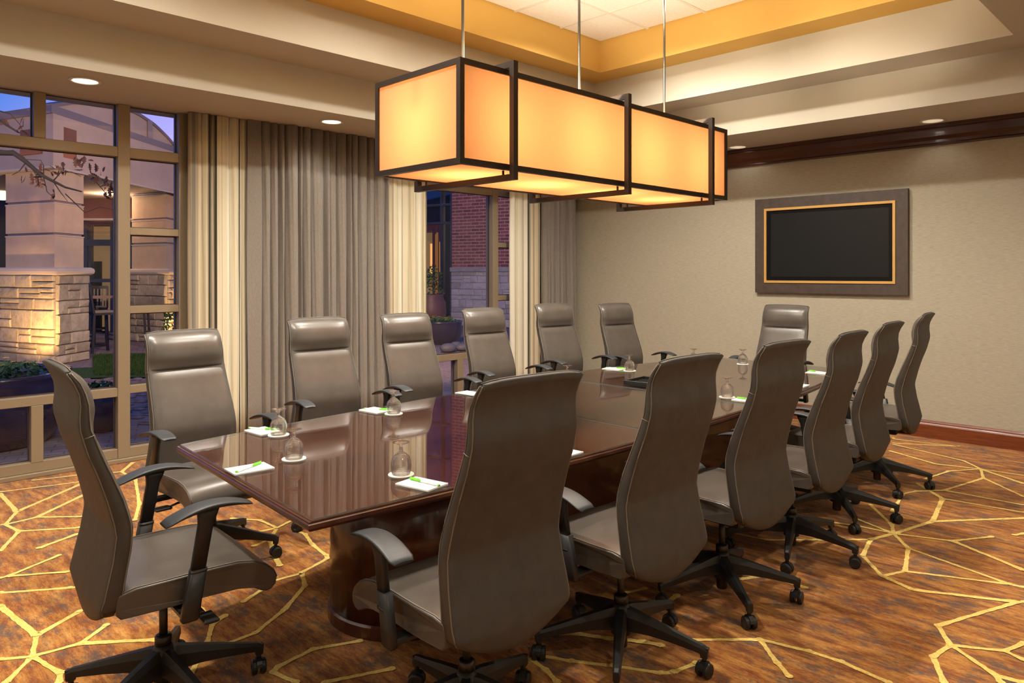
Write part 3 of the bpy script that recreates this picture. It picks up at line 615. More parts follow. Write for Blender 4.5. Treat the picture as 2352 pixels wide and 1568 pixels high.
def make_chair():
    root = empty('conference_chair', (0, 0, 0)); tag(root, 'x', 'chair', 'high-backed leather chairs around the table')
    zs = [.38 + (1.206 - .38) * i / 44 for i in range(45)]
    # rear shell with side band
    x = MB(); rings = []
    def ring(z, shrink=0.0, lift=0.0):
        wd = lerp_table(w_t, z) - shrink; yr = lerp_table(yr_t, z) + shrink; yf = lerp_table(yf_t, z) - shrink; P = []
        rc = .010; nx = 14
        for i in range(nx + 1):
            X = -wd + rc + (2 * wd - 2 * rc) * i / nx; P.append((X, yr + .004 * (X / wd) ** 2 - .002))
        P += [(wd - rc * .3, yr + rc * .35), (wd, yr + rc)]
        P += [(wd + .003, (yr + yf) / 2), (wd, yf - rc), (wd - rc * .3, yf - rc * .3)]
        for i in range(nx + 1):
            X = wd - rc - (2 * wd - 2 * rc) * i / nx; P.append((X, yf))
        P += [(-wd + rc * .3, yf - rc * .3), (-wd, yf - rc), (-wd - .003, (yr + yf) / 2), (-wd, yr + rc), (-wd + rc * .3, yr + rc * .35)]
        return [(a, b, ZZ(z, a, wd) + lift) for a, b in P]
    rings.append(ring(.38, .016, -.006)); rings.append(ring(.38, .006, -.004))
    for z in zs: rings.append(ring(z))
    rings.append(ring(1.206, .004, .004)); rings.append(ring(1.206, .010, .006))
    n = len(rings[0]); x.loft(rings, 0, True)
    ob = x.build('backrest', [leather_back, leather_side], root)
    for p in ob.data.polygons:
        c = p.center
        if abs(p.normal.x) > .6: p.material_index = 1
    # seams along the rear edges and around
    for s in (-1, 1):
        for (tb, o2) in ((yr_t, .006), (yf_t, -.006)):
            pts = []
            for z in zs[::2]:
                wd = lerp_table(w_t, z); pts.append((s * (wd - .001), lerp_table(tb, z) + o2, ZZ(z, wd, wd)))
            t = MB(); t.tube(pts, .0022, 5); t.build('seam', stitch, ob)
        wd = lerp_table(w_t, 1.0); t = MB(); t.tube([(s * (wd + .0006), lerp_table(yf_t, 1.0) - .004, 1.003), (s * (wd + .0026), (lerp_table(yf_t, 1.0) + lerp_table(yr_t, 1.0)) / 2, .998), (s * (wd + .0006), lerp_table(yr_t, 1.0) + .010, .995)], .0016, 5); t.build('seam', stitch, ob)
    pts = [(-.198 + .396 * i / 10, -.318, ZZ(1.206, -.198 + .396 * i / 10, .204) + .0065) for i in range(11)]
    t = MB(); t.tube(pts, .002, 5); t.build('seam', stitch, ob)
    # front cushion
    def pad(name, z0, z1, dep, edge, m, pw=4.0, zpow=6.0, n1=24, inset=.010):
        q = MB(); nx = 18; G_ = []
        for j in range(n1 + 1):
            tz = j / n1; z = z0 + (z1 - z0) * tz; wd = lerp_table(w_t, z) - inset; row = []
            fz = 1 - abs(2 * tz - 1) ** zpow
            for i in range(nx + 1):
                tx = 2 * i / nx - 1; tx = math.copysign(abs(tx) ** .8, tx); X = wd * tx
                fx = 1 - abs(tx) ** pw
                row.append((X, lerp_table(yf_t, z) - .003 + (dep * max(0, fx) ** .5 * max(0, fz) ** .5), ZZ(z, X, wd)))
            G_.append(row)
        q.loft(G_, 0, True, caps=False, closed=False); back = [[(p[0], p[1] - .012 if 0 < i < nx and 0 < j < n1 else p[1], p[2]) for i, p in enumerate(r_)] for j, r_ in enumerate(G_)]
        return q.build(name, m, root)
    pad('back_cushion', .40, 1.004, .011, 0, leather, 6, 20)
    pad('headrest', 1.004, 1.199, .028, 0, leather, 3.5, 2.4, 26, .008)
    # seat
    prof = [(-.205, .470), (-.200, .502), (-.15, .514), (-.05, .517), (.08, .519), (.17, .517), (.225, .506), (.265, .486), (.295, .458), (.307, .430), (.303, .407), (.288, .392), (.270, .388), (.250, .396), (.225, .412), (.17, .424), (.05, .428), (-.10, .425), (-.19, .425), (-.203, .440)]
    prof2 = []
    for i, p in enumerate(prof):
        qn = prof[(i + 1) % len(prof)]; prof2 += [p, ((p[0] + qn[0]) / 2, (p[1] + qn[1]) / 2)]
    cx_, cz_ = .05, .465
    st = [(-.250, .80), (-.249, .90), (-.244, .965), (-.235, 1.0), (-.18, 1.0), (-.10, 1.0), (0, 1.0), (.10, 1.0), (.18, 1.0), (.235, 1.0), (.244, .965), (.249, .90), (.250, .80)]
    x = MB(); rr = []
    for X, k in st:
        r_ = []
        for (y, z) in prof2:
            dy = y - cx_; dz = z - cz_; y2 = cx_ + dy * (1 - (1 - k) * .12); z2 = cz_ + dz * (1 - (1 - k) * .55)
            taper = 1 - .05 * max(0, (-y2 - .05) / .15)
            crown_ = .006 * (1 - (X / .25) ** 2) if z > .47 else 0
            r_.append((X * taper, y2, z2 + crown_))
        rr.append(r_)
    x.loft(rr, 0, True); seat = x.build('seat', leather, root)
    for s in (-1, 1):
        pts = [(s * .243 * (1 - .05 * max(0, (-y - .05) / .15)), y, z + .001) for (y, z) in prof[1:10]]
        t = MB(); t.tube(pts, .0022, 5); t.build('seam', stitch, seat)
    # arms
    for s in (-1, 1):
        arm = MB(); rings = []; n1 = 16
        for i in range(n1 + 1):
            t = i / n1; t = .5 - .5 * math.cos(math.pi * t) if i in (0, n1) else t; y = -.085 + .275 * t; e_ = min(1.0, min(t, 1 - t) / .07)
            zc = .752 - .032 * abs(2 * t - 1.15) ** 2.0; ww_ = (.043 - .006 * t) * (.80 + .20 * e_ ** .5); hh = .003 + .011 * (1 - abs(2 * t - 1) ** 2.2)
            xc = s * (.298 - .004 * t); sec = []
            for (cx, cz) in ((-.86, .55), (-1, .1), (-.96, -.5), (-.7, -1), (-.3, -1.15), (.3, -1.15), (.7, -1), (.96, -.5), (1, .1), (.86, .55), (.5, .85), (0, 1), (-.5, .85)): sec.append((xc + ww_ * cx, y, zc + (hh * cz if cz < 0 else .005 * cz)))
            rings.append(sec)
        arm.loft(rings, 0, True); arm.build('arm_pad', pad_m, root)
        def rrect(cx, cy, z, a, b, n=16):
            return [(cx + a * math.copysign(abs(math.cos(t)) ** .45, math.cos(t)), cy + b * math.copysign(abs(math.sin(t)) ** .45, math.sin(t)), z) for t in [2 * math.pi * k / n for k in range(n)]]
        p = MB(); p.loft([rrect(s * .297, .052, .738, .018, .036), rrect(s * .297, .050, .715, .015, .030), rrect(s * .297, .045, .690, .0125, .024), rrect(s * .297, .020, .545, .0125, .023)], 0, True); post = p.build('arm_post', blackp, root)
        p = MB(); p.loft([rrect(s * .297, .022, .550, .0155, .0265), rrect(s * .297, .002, .44, .0155, .0275), rrect(s * .297, -.005, .395, .0155, .029), rrect(s * .297, -.005, .388, .011, .024)], 0, True); p.build('arm_sleeve', blackp, root)
        p = MB(); p.lathe([(.002, 0), (.008, 0), (.008, .004), (.002, .004)], (0, 0, 0), 10)
        p = MB(); p.loft([rrect(s * .297, .0215, .546, .0160, .0270), rrect(s * .297, .0208, .543, .0163, .0273), rrect(s * .297, .0205, .540, .0160, .0270)], 0, True); p.build('chrome_ring', steel_dark, post)
        p = MB(); p.box((s * .29, -.03, .395), (s * .10, .02, .415), bev=.005); p.build('arm_bracket', blackp, root)
    # mechanism, lever, column
    p = MB(); p.box((-.10, -.15, .365), (.10, .12, .425), bev=.012); p.build('tilt_mechanism', blackp, root)
    p = MB(); p.box((-.035, -.215, .37), (.035, -.12, .41), bev=.008); p.box((-.035, -.225, .37), (.035, -.205, .50), bev=.006); p.build('back_support', blackp, root)
    p = MB(); p.tube([(.08, .05, .385), (.20, .055, .38), (.245, .06, .372)], .006, 8); p.box((.235, .035, .365), (.315, .085, .378), bev=.004); p.build('tilt_lever', blackp, root)
    p = MB(); p.lathe([(.014, .20), (.014, .37)], (0, 0, 0), 20); p.build('gas_rod', steel_dark, root)
    p = MB(); p.lathe([(.022, .035), (.025, .04), (.025, .20), (.028, .20), (.028, .235), (.022, .24), (.015, .24)], (0, 0, 0), 20); p.build('gas_column', steel_dark, root)
    star = empty('star_base', (0, 0, 0), parent=root)
    return root
def leg_mesh():
    x = MB(); S = []
    for r, zt, h, hw in ((.015, .195, .085, .026), (.05, .190, .080, .024), (.12, .172, .060, .021), (.20, .150, .045, .018), (.28, .128, .034, .015), (.325, .117, .030, .014), (.342, .108, .030, .012)):
        S.append([(r, -hw, zt - h), (r, -hw, zt - h * .35), (r, -hw * .55, zt), (r, hw * .55, zt), (r, hw, zt - h * .35), (r, hw, zt - h)])
    x.loft(S, 0, False)
    x.loft([[(.312, -.012, .11), (.345, -.010, .11), (.345, .010, .11), (.312, .012, .11)], [(.316, -.010, .072), (.341, -.009, .072), (.341, .009, .072), (.316, .010, .072)]])
    return x.mesh('leg', blackp)
def hub_mesh():
    x = MB(); x.lathe([(.02, .085), (.040, .09), (.042, .13), (.036, .185), (.028, .205), (.02, .207)], n=24); return x.mesh('hub', blackp)
def caster_meshes():
    h = MB(); h.lathe([(.006, .055), (.009, .055), (.009, .080), (.004, .080)], n=10)
    ring = []
    for k in range(9):
        a = math.pi * (.05 + .9 * k / 8); ring.append([(.031 * math.cos(a) , y, .028 + .033 * math.sin(a)) for y in (-.010, .010)] + [(.024 * math.cos(a), y, .028 + .024 * math.sin(a)) for y in (.010, -.010)])
    h.loft(ring, 0, False)
    wl = MB()
    r = [(.006, -.0105), (.022, -.0105), (.0265, -.008), (.0278, -.004), (.0278, .004), (.0265, .008), (.022, .0105), (.012, .0105), (.010, .0085)]
    wl.loft([[(rad * math.cos(2 * math.pi * k / 20), yy, .0275 + rad * math.sin(2 * math.pi * k / 20)) for k in range(20)] for rad, yy in r], 0, False)
    return h.mesh('caster', blackp), wl.mesh('wheel', blackp)
LEG, HUB = leg_mesh(), hub_mesh(); CAST, WHEEL = caster_meshes()
def add_base(root, ang, rnd):
    for ch in list(root.children):
        if ch.name.startswith('star_base'): bpy.data.objects.remove(ch)
    link('base_hub', HUB, root)
    for k in range(5):
        a = R(ang + 72 * k); link('base_leg', LEG, root, rz=a)
        sw = a + rnd.uniform(-1.5, 1.5); cx, cy = .328 * math.cos(a), .328 * math.sin(a)
        c = link('caster', CAST, root, (cx, cy, 0), sw)
        for s in (-1, 1): link('wheel', WHEEL, c, (0, s * .0160, 0))
proto = make_chair()
# u, v, facing (0 = towards the windows), seat height change, base angle, label
CH = [
 (1.590, 1.812, -3.2, -.009, 10, 'leather chair seen from behind, largest and nearest the camera'),
 (2.345, 1.752, -1.25, -.008, -74, 'leather chair seen from behind, second from the camera in its row'),
 (3.113, 1.744, -2.4, -.003, -59, 'leather chair seen from behind, third from the camera in its row'),
 (3.870, 1.755, 1.8, -.006, -87, 'leather chair seen from behind, fourth from the camera in its row'),
 (4.643, 1.815, 2.8, .004, -70, 'leather chair seen from behind, fifth from the camera in its row'),
 (5.527, 1.880, 6.5, .020, -67, 'leather chair seen from behind, farthest of its row, beside bare wall'),
 (.947, 2.686, -93.7, .003, -10, 'leather chair alone at the near end of table, seen from side'),
 (1.589, 3.835, 184.1, -.021, -36, 'leather chair facing camera in front of the cream striped curtain'),
 (2.452, 3.966, 176.6, .004, -28, 'leather chair facing camera before the middle of the wide taupe drape'),
 (3.223, 4.063, 176.7, -.002, 5, 'leather chair facing camera between wide drape and brick-view window'),
 (4.078, 4.164, 175.2, .005, 20, 'leather chair facing camera in front of the brick-view window'),
 (4.937, 4.175, 172.3, .017, 40, 'leather chair facing camera in front of the narrow corner drape'),
 (5.694, 4.058, 170.8, .001, 12, 'leather chair facing camera against the beige wall, farthest of window row'),
 (6.234, 3.002, 92.6, .002, 30, 'leather chair at the far end of table below the television'),
]
rnd = random.Random(5); chairs = []
for i in range(len(CH)): chairs.append(proto if i == 0 else copy_tree(proto))
for o_, (u, v, a, dz, ba, lb) in zip(chairs, CH):
    o_.location = (u, v, 0); o_.rotation_euler = (0, 0, R(a)); o_['label'] = lb
    for ch in o_.children:
        if ch.name.startswith(('arm_pad', 'arm_post')) and abs(a) < 20: ch.location.z = -.055; continue
        if not ch.name.startswith(('gas_column', 'star_base')): ch.location.z = dz
    add_base(o_, ba - a, rnd)

# ------------------------------------------------------------------ table setting
ZG = .7522
def goblet_mesh():
    x = MB()   # stands upside down on its rim: foot on top
    outer = [(.0335, .0), (.0365, .010), (.0385, .030), (.0375, .048), (.032, .064), (.020, .076), (.010, .082), (.0062, .088), (.0085, .093), (.006, .098), (.008, .106), (.018, .112), (.031, .116), (.0325, .118)]
    inner = [(.001, .0765), (.018, .0725), (.030, .0615), (.0355, .047), (.0368, .030), (.0348, .010), (.0322, .0)]
    x.lathe(inner + outer + [(.022, .1172), (.001, .1165)], n=40, caps=False)
    return x.mesh('water_goblet', drink_glass)
GOB = goblet_mesh()
def coaster_mesh():
    x = MB(); x.lathe([(.001, 0), (.0475, 0), (.048, .0015), (.0475, .003), (.001, .003)], n=40, smooth=False, caps=False)
    for r0, r1 in ((.041, .0418), (.026, .0266), (.0275, .0278)): x.lathe([(r0, .0031), (r1, .0031)], n=40, m=1, smooth=False, caps=False)
    for k in range(10):
        a = k * .63; p = Vector((.033 * math.cos(a), .033 * math.sin(a), .0031)); d = Vector((math.cos(a + 1.2), math.sin(a + 1.2), 0)) * .004; n_ = Vector((-d.y, d.x, 0)) * .15
        x.add([p - d - n_, p + d - n_, p + d + n_, p - d + n_], [(0, 1, 2, 3)], 1)
    return x.mesh('coaster', [coaster_m, ink])
COA = coaster_mesh()
def pad_mesh():
    x = MB(); x.box((-.054, -.076, 0), (.054, .076, .005))
    x.box((-.0545, .070, -.0), (.0545, .0765, .0055))
    for i, y in enumerate((.060, .056)): x.add([(-.02 + .01 * i, y, .00515), (.02 + .01 * i, y, .00515), (.02 + .01 * i, y + .0012, .00515), (-.02 + .01 * i, y + .0012, .00515)], [(0, 1, 2, 3)], 1)
    return x.mesh('note_pad', [white_paper, ink])
PADM = pad_mesh()
def pen():
    root = empty('pen')
    x = MB(); rings = [[(px, r * math.cos(2*math.pi*k/12), .0048 + r * math.sin(2*math.pi*k/12)) for k in range(12)] for px, r in ((-.068, .0028), (-.066, .0040), (.018, .0042), (.02, .0042))]
    x.loft(rings, 0, True); x.build('barrel', pen_w, root)
    x = MB(); rings = [[(px, r * math.cos(2*math.pi*k/12), .0048 + r * math.sin(2*math.pi*k/12)) for k in range(12)] for px, r in ((.018, .0048), (.070, .0048), (.073, .0040))]
    x.loft(rings, 0, True); x.box((.028, -.0012, .0095), (.073, .0012, .0112)); x.build('pen_cap', green, root)
    x = MB(); rings = [[(px, r * math.cos(2*math.pi*k/12), .0048 + r * math.sin(2*math.pi*k/12)) for k in range(12)] for px, r in ((-.073, .0035), (-.0655, .0044))]
    x.loft(rings, 0, True); x.build('end_plug', green, root)
    return root
# setting: (glass u,v or None), (pad u,v,angle or None), (pen cap end u,v -> tail u,v or None), where
S = [
 ((1.465, 2.724), (1.268, 2.700, 86), ((1.321, 2.726), (1.205, 2.668)), 'nearest the camera at the near end of the table'),
 ((1.631, 3.176), (1.616, 3.300, 4), ((1.66, 3.262), (1.585, 3.385)), 'before the chair in front of the striped curtain'),
 ((2.314, 3.226), (2.297, 3.367, 6), ((2.34, 3.30), (2.258, 3.425)), 'before the chair in front of the wide drape'),
 ((1.634, 2.231), (1.608, 2.074, 191), ((1.607, 2.135), (1.625, 1.998)), 'left of the nearest chair back, by the long table edge'),
 ((4.624, 3.373), (4.615, 3.515, 5), ((4.655, 3.45), (4.585, 3.575)), 'beside the black tray, before the corner drape chair'),
 ((5.39, 3.28), (5.375, 3.43, 3), None, 'farthest along the window side'),
 ((5.631, 2.965), None, None, 'before the far chair below the television'),
 ((4.053, 2.236), (4.035, 2.095, 185), ((4.03, 2.150), (4.052, 2.022)), 'between second and third chairs'),
 (None, (3.04, 3.435, 4), None, 'just left of the nearest chair back, before the brick-view window'),
 (None, (2.315, 2.040, 182), None, 'just right of the nearest chair back, on the table edge'),
 (None, (4.815, 2.155, 184), None, 'at the table edge, just right of the third chair back'),
 (None, (5.52, 2.30, 188), ((5.535, 2.36), (5.515, 2.235)), 'at the far table corner, just left of the fourth chair back'),
 ((3.80, 3.29), None, None, 'mostly hidden behind the top of the nearest chair'),
]
pen0 = None
for g, p, pn, wh in S:
    if g:
        c = link('coaster', COA, None, (g[0], g[1], ZG)); tag(c, 'white coaster under the goblet ' + wh, 'coaster', 'paper coasters')
        o_ = link('water_goblet', GOB, None, (g[0], g[1], ZG + .0033)); tag(o_, 'upturned clear goblet ' + wh, 'glass', 'upturned water goblets')
    if p:
        o_ = link('note_pad', PADM, None, (p[0], p[1], ZG), R(p[2])); tag(o_, 'small white note pad ' + wh, 'note pad', 'white note pads')
    if pn:
        if pen0 is None: pen0 = pen(); q = pen0
        else: q = copy_tree(pen0)
        (a, b), (c_, d_) = pn; q.location = ((a + c_) / 2, (b + d_) / 2, ZG + .0052); q.rotation_euler = (0, 0, math.atan2(b - d_, a - c_))
        tag(q, 'green-capped white pen ' + wh, 'pen', 'green-capped pens')
x = MB(); x.box((-.14, -.10, 0), (.14, .10, .006)); 
for a, b in (((-.14, -.10, .006), (.14, -.088, .030)), ((-.14, .088, .006), (.14, .10, .030)), ((-.14, -.088, .006), (-.128, .088, .030)), ((.128, -.088, .006), (.14, .088, .030))): x.box(a, b, bev=.002)
tr = x.build('desk_tray', blackp, None, (4.17, 2.90, ZG), R(6)); tag(tr, 'shallow black desk tray in the middle of the table', 'tray')
x = MB()
for i in range(5): x.box((-.11 + .045 * i, -.08, .006), (-.10 + .045 * i, .08, .016))
x.build('divider', blackp, tr)

# ================================================================== outside
ZO = -.10
def W(px, d): X = (px - 1176) / 1688 * d; return (X * RT[0] + d * FW[0], X * RT[1] + d * FW[1])
def WZ(py, d): return 1.5 + (628 - py) * d / 1688
x = MB(); x.add([(-25, VW + .25, ZO), (35, VW + .25, ZO), (35, 45, ZO), (-25, 45, ZO)], [(0, 1, 2, 3)]); gr = x.build('ground', ground_m); tag(gr, kind='structure')
# gravel strip along the window and lawn patch
x = MB(); x.add([(-3, VW + .26, ZO + .008), (9, VW + .26, ZO + .008), (9, 7.5, ZO + .008), (-3, 7.3, ZO + .008)], [(0, 1, 2, 3)]); go = x.build('gravel_bed', gravel_m); tag(go, 'strip of pale gravel along the outside of the windows', 'gravel', kind='stuff')
lawn = [W(-60, 11.2), W(130, 11.0), W(262, 11.2), W(345, 11.2), W(350, 14.6), W(262, 14.6), W(213, 14.0), W(213, 12.4), W(130, 12.2), W(-60, 12.2)]
x = MB(); x.add([(*p, ZO + .02) for p in lawn], [tuple(range(10))])
rg = random.Random(11)
for _ in range(5200):
    px = rg.uniform(215, 345); d = rg.uniform(11.4, 14.2); u, v = W(px, d); a = rg.uniform(0, 6.28); h = rg.uniform(.03, .07)
    x.add([(u - .008 * math.cos(a), v - .008 * math.sin(a), ZO + .02), (u + .008 * math.cos(a), v + .008 * math.sin(a), ZO + .02), (u + .02 * math.sin(a), v, ZO + .02 + h)], [(0, 1, 2)])
lo = x.build('lawn', grass_m); tag(lo, 'patch of short green grass beside the stone column', 'grass', kind='stuff')
# herringbone pavers seen through the first window
pvm = MB(); pvm.box((-.098, -.047, 0), (.098, .047, .02), bev=.006); PV = pvm.mesh('paver', paver_m)
cnt = 0; A = R(25)
for i in range(-60, 60):
    for j in range(-60, 60):
        if cnt >= 290: break
        # 45 degree herringbone cell
        for k in (0, 1):
            cx = i * .20 + j * .10 + (0 if k == 0 else .15); cy = j * .10 - i * .0 + (0 if k == 0 else .05) - (0)
            cx = (i * .1 + j * .1); cy = (j * .1 - i * .1) + 0.0
            if k == 0 and (i + j) % 2 == 0: ox, oy, rt = cx, cy, 0
            elif k == 1 and (i + j) % 2 == 0: ox, oy, rt = cx + .15, cy - .05, 90
            else: continue
            if (i - j) % 4: continue
            u = 1.9 + ox * math.cos(A) - oy * math.sin(A); v = 8.8 + ox * math.sin(A) + oy * math.cos(A)
            X = u * RT[0] + v * RT[1]; d = u * FW[0] + v * FW[1]
            if d < 7: continue
            px = 1176 + 1688 * X / d
            if 7.7 < d < 11.2 and 170 < px < 350 and v > 7.55:
                link('paver', PV, gr, (u, v, ZO - .002), A + R(rt)); cnt += 1
def stones(name, parent, p0, p1, z0, z1, m, seed, rows, smin, smax, thick=.05, world=True):
    """ashlar stones on a vertical face from p0 to p1 (uv points), outward to the right-hand side"""
    rr = random.Random(seed); a = Vector((*p0, 0)); b = Vector((*p1, 0)); d = b - a; Ln = d.length; d.normalize(); nrm = Vector((d.y, -d.x, 0)); z = z0
    hs = [rr.uniform(.6, 1.5) for _ in range(rows)]; k = (z1 - z0) / sum(hs)
    for h in hs:
        h *= k; s = 0.0
        while s < Ln - .01:
            wdt = rr.uniform(smin, smax)
            if Ln - s - wdt < smin * .7: wdt = Ln - s
            sub = [(z, h)]
            if h > .17 and rr.random() < .35: f = rr.uniform(.4, .6); sub = [(z, h * f), (z + h * f, h * (1 - f))]
            for (zz, hh) in sub:
                g = .006; t = thick * rr.uniform(.8, 1.25); q0 = a + d * (s + g); q1 = a + d * (s + wdt - g); zb, zt_ = zz + g, zz + hh - g; e = min(.014, hh * .2)
                B0 = [q0 + Vector((0, 0, zb)), q1 + Vector((0, 0, zb)), q1 + Vector((0, 0, zt_)), q0 + Vector((0, 0, zt_))]
                F0 = [p + nrm * (t * .6) for p in B0]
                ins = [d * e + Vector((0, 0, e)), -d * e + Vector((0, 0, e)), -d * e - Vector((0, 0, e)), d * e - Vector((0, 0, e))]
                F1 = [p + nrm * t + i_ * rr.uniform(.8, 1.5) + nrm * rr.uniform(-.008, .01) for p, i_ in zip(B0, ins)]
                c = sum(F1, Vector((0, 0, 0))) / 4 + nrm * rr.uniform(.0, .015)
                q = MB(); q.add(B0 + F0 + F1 + [c], [(0,1,5,4),(1,2,6,5),(2,3,7,6),(3,0,4,7),(4,5,9,8),(5,6,10,9),(6,7,11,10),(7,4,8,11),(8,9,12),(9,10,12),(10,11,12),(11,8,12)])
                q.build('stone', m, parent)
            s += wdt
        z += h
def column(corner, left, right, back, label, seed):
    """square stone-based stucco column given its three visible corners (uv)"""
    root = empty('stone_column', (0, 0, 0), label=label, cat='column', group='courtyard columns')
    c = Vector((*corner, 0)); l = Vector((*left, 0)); r = Vector((*right, 0)); bk = l + r - c
    cen = (l + r) / 2
    def ringp(k, z): return [tuple((cen + (p - cen) * k) + Vector((0, 0, z))) for p in (l, c, r, bk)]
    q = MB(); q.loft([ringp(1.10, ZO), ringp(1.10, 1.47)]); q.build('mortar_core', mortar, root)
    q = MB(); q.loft([ringp(1.20, 1.47), ringp(1.28, 1.50), ringp(1.30, 1.54), ringp(1.28, 1.585), ringp(1.20, 1.61)]); q.build('limestone_cap', lime, root)
    zz = [1.61, 2.195, 2.765, 3.345]
    for i in range(3):
        q = MB(); q.loft([ringp(1.0, zz[i] + (.03 if i else 0)), ringp(1.0, zz[i+1] - .03)]); q.build('stucco_block', stucco, root)
        q = MB(); q.loft([ringp(.95, zz[i+1] - .04), ringp(.95, zz[i+1] + .04)]); q.build('reveal', coping, root)
        q = MB(); q.loft([ringp(1.02, zz[i+1] - .032), ringp(1.02, zz[i+1] - .012)]); q.build('reveal_lip', lime, root)
    L1, C1, R1 = [cen + (p - cen) * 1.10 for p in (l, c, r)]
    stones('stone', root, (L1.x, L1.y), (C1.x, C1.y), ZO, 1.47, stone_m, seed, 7, .26, .62)
    stones('stone', root, (C1.x, C1.y), (R1.x, R1.y), ZO, 1.47, stone_m, seed + 1, 7, .20, .46)
    return root
c1, l1, r1 = W(125, 12.9), W(13, 13.45), W(192, 13.7)
column(c1, l1, r1, None, 'stone and stucco column lit warmly, seen through the corner window', 31)
c2, l2, r2 = W(382, 16.9), W(303, 17.5), W(420, 18.0)
column(c2, l2, r2, None, 'farther stone and stucco column behind the narrow window panes', 41)
# entablature with arched parapet
bld = empty('entrance_canopy', (0, 0, 0), label='stucco canopy with an arched grey-edged parapet on the courtyard columns', cat='building')
A0 = W(-420, 16.0); A1 = W(122, 12.75); A2 = W(408, 17.0); A3 = W(560, 18.0)
def prism(nm, P, z0, z1, back, m, par, fwd=0.0):
    Q = [(p[0] - FW[0] * fwd, p[1] - FW[1] * fwd) for p in P]; Q += [(p[0] + FW[0] * back, p[1] + FW[1] * back) for p in reversed(P)]; n = len(Q)
    q = MB(); q.add([(*p, z0) for p in Q] + [(*p, z1) for p in Q], [tuple(range(n)), tuple(reversed(range(n, 2 * n)))] + [(i, (i + 1) % n, n + (i + 1) % n, n + i) for i in range(n)])
    return q.build(nm, m, par)
prism('entablature', [A0, A1, A2, A3], 3.345, 4.28, .5, stucco2, bld)
prism('fascia_lip', [A0, A1, A2, A3], 3.33, 3.365, .2, lime, bld, .05)
prism('coping_band', [A0, A1, A2, A3], 4.28, 4.42, .4, coping, bld, .04)
# arched parapet from A1 to A3
q = MB(); n = 24; pa = []; a = Vector((*W(118, 12.95), 0)); b = Vector((*W(412, 17.2), 0)); d = b - a
AZ = smooth_table([(0, 4.46), (.13, 4.64), (.30, 4.80), (.46, 4.87), (.60, 4.88), (.75, 4.77), (.88, 4.58), (1.0, 4.33)], 2)
def arch_z(t): return lerp_table(AZ, t)
th = Vector((-d.normalized().y, d.normalized().x, 0)) * .25
q.loft([[a + d * (i / n) + Vector((0, 0, 4.28)), a + d * (i / n) + Vector((0, 0, arch_z(i / n))), a + d * (i / n) + th + Vector((0, 0, arch_z(i / n))), a + d * (i / n) + th + Vector((0, 0, 4.28))] for i in range(n + 1)])
q.build('arched_parapet', stucco2, bld)
q = MB(); q.loft([[a + d * (i / n) - th * .15 + Vector((0, 0, arch_z(i / n) - .03)), a + d * (i / n) - th * .15 + Vector((0, 0, arch_z(i / n) + .03)), a + d * (i / n) + th * 1.1 + Vector((0, 0, arch_z(i / n) + .03)), a + d * (i / n) + th * 1.1 + Vector((0, 0, arch_z(i / n) - .03))] for i in range(n + 1)])
q.build('parapet_coping', coping, bld)
for t in (.42, .70):
    p = a + d * t - th * .1; q = MB(); q.box((p.x - .05, p.y - .05, 4.35), (p.x + .05, p.y + .05, arch_z(t))); q.build('joint_cover', coping, bld)
# niches in the entablature
def niche(px0, px1, dd0, dd1, z0, z1):
    a = Vector((*W(px0, dd0), 0)); b = Vector((*W(px1, dd1), 0)); q = MB()
    fr = Vector((FW[0], FW[1], 0)) * .02
    q.add([a - fr + Vector((0, 0, z0)), b - fr + Vector((0, 0, z0)), b - fr + Vector((0, 0, z1)), a - fr + Vector((0, 0, z1)), a + fr + Vector((0, 0, z0)), b + fr + Vector((0, 0, z0)), b + fr + Vector((0, 0, z1)), a + fr + Vector((0, 0, z1))], [(0,1,2,3),(4,5,6,7),(0,1,5,4),(1,2,6,5),(2,3,7,6),(3,0,4,7)])
    o1 = q.build('niche', brickred, bld)
    fr2 = fr * 1.6; q = MB(); h = (z1 - z0) * .22
    q.add([a - fr2 + Vector((0, 0, z0)), b - fr2 + Vector((0, 0, z0)), b - fr2 + Vector((0, 0, z0 + h)), a - fr2 + Vector((0, 0, z0 + h)), a + Vector((0, 0, z0)), b + Vector((0, 0, z0)), b + Vector((0, 0, z0 + h)), a + Vector((0, 0, z0 + h))], [(0,1,2,3),(0,1,5,4),(3,2,6,7)])
    q.build('niche_sill', orange_r, o1)
def on_line(P, Q, px):
    r = (px - 1176) / 1688; f = lambda p: (p[0] * RT[0] + p[1] * RT[1]) - r * (p[0] * FW[0] + p[1] * FW[1]); a_, b_1 = f(P), f(Q); t = a_ / (a_ - b_1)
    u, v = P[0] + (Q[0] - P[0]) * t, P[1] + (Q[1] - P[1]) * t; return u * FW[0] + v * FW[1]
niche(48, 98, on_line(A0, A1, 48), on_line(A0, A1, 98), 3.60, 4.05); niche(148, 176, on_line(A1, A2, 148), on_line(A1, A2, 176), 3.56, 4.10)
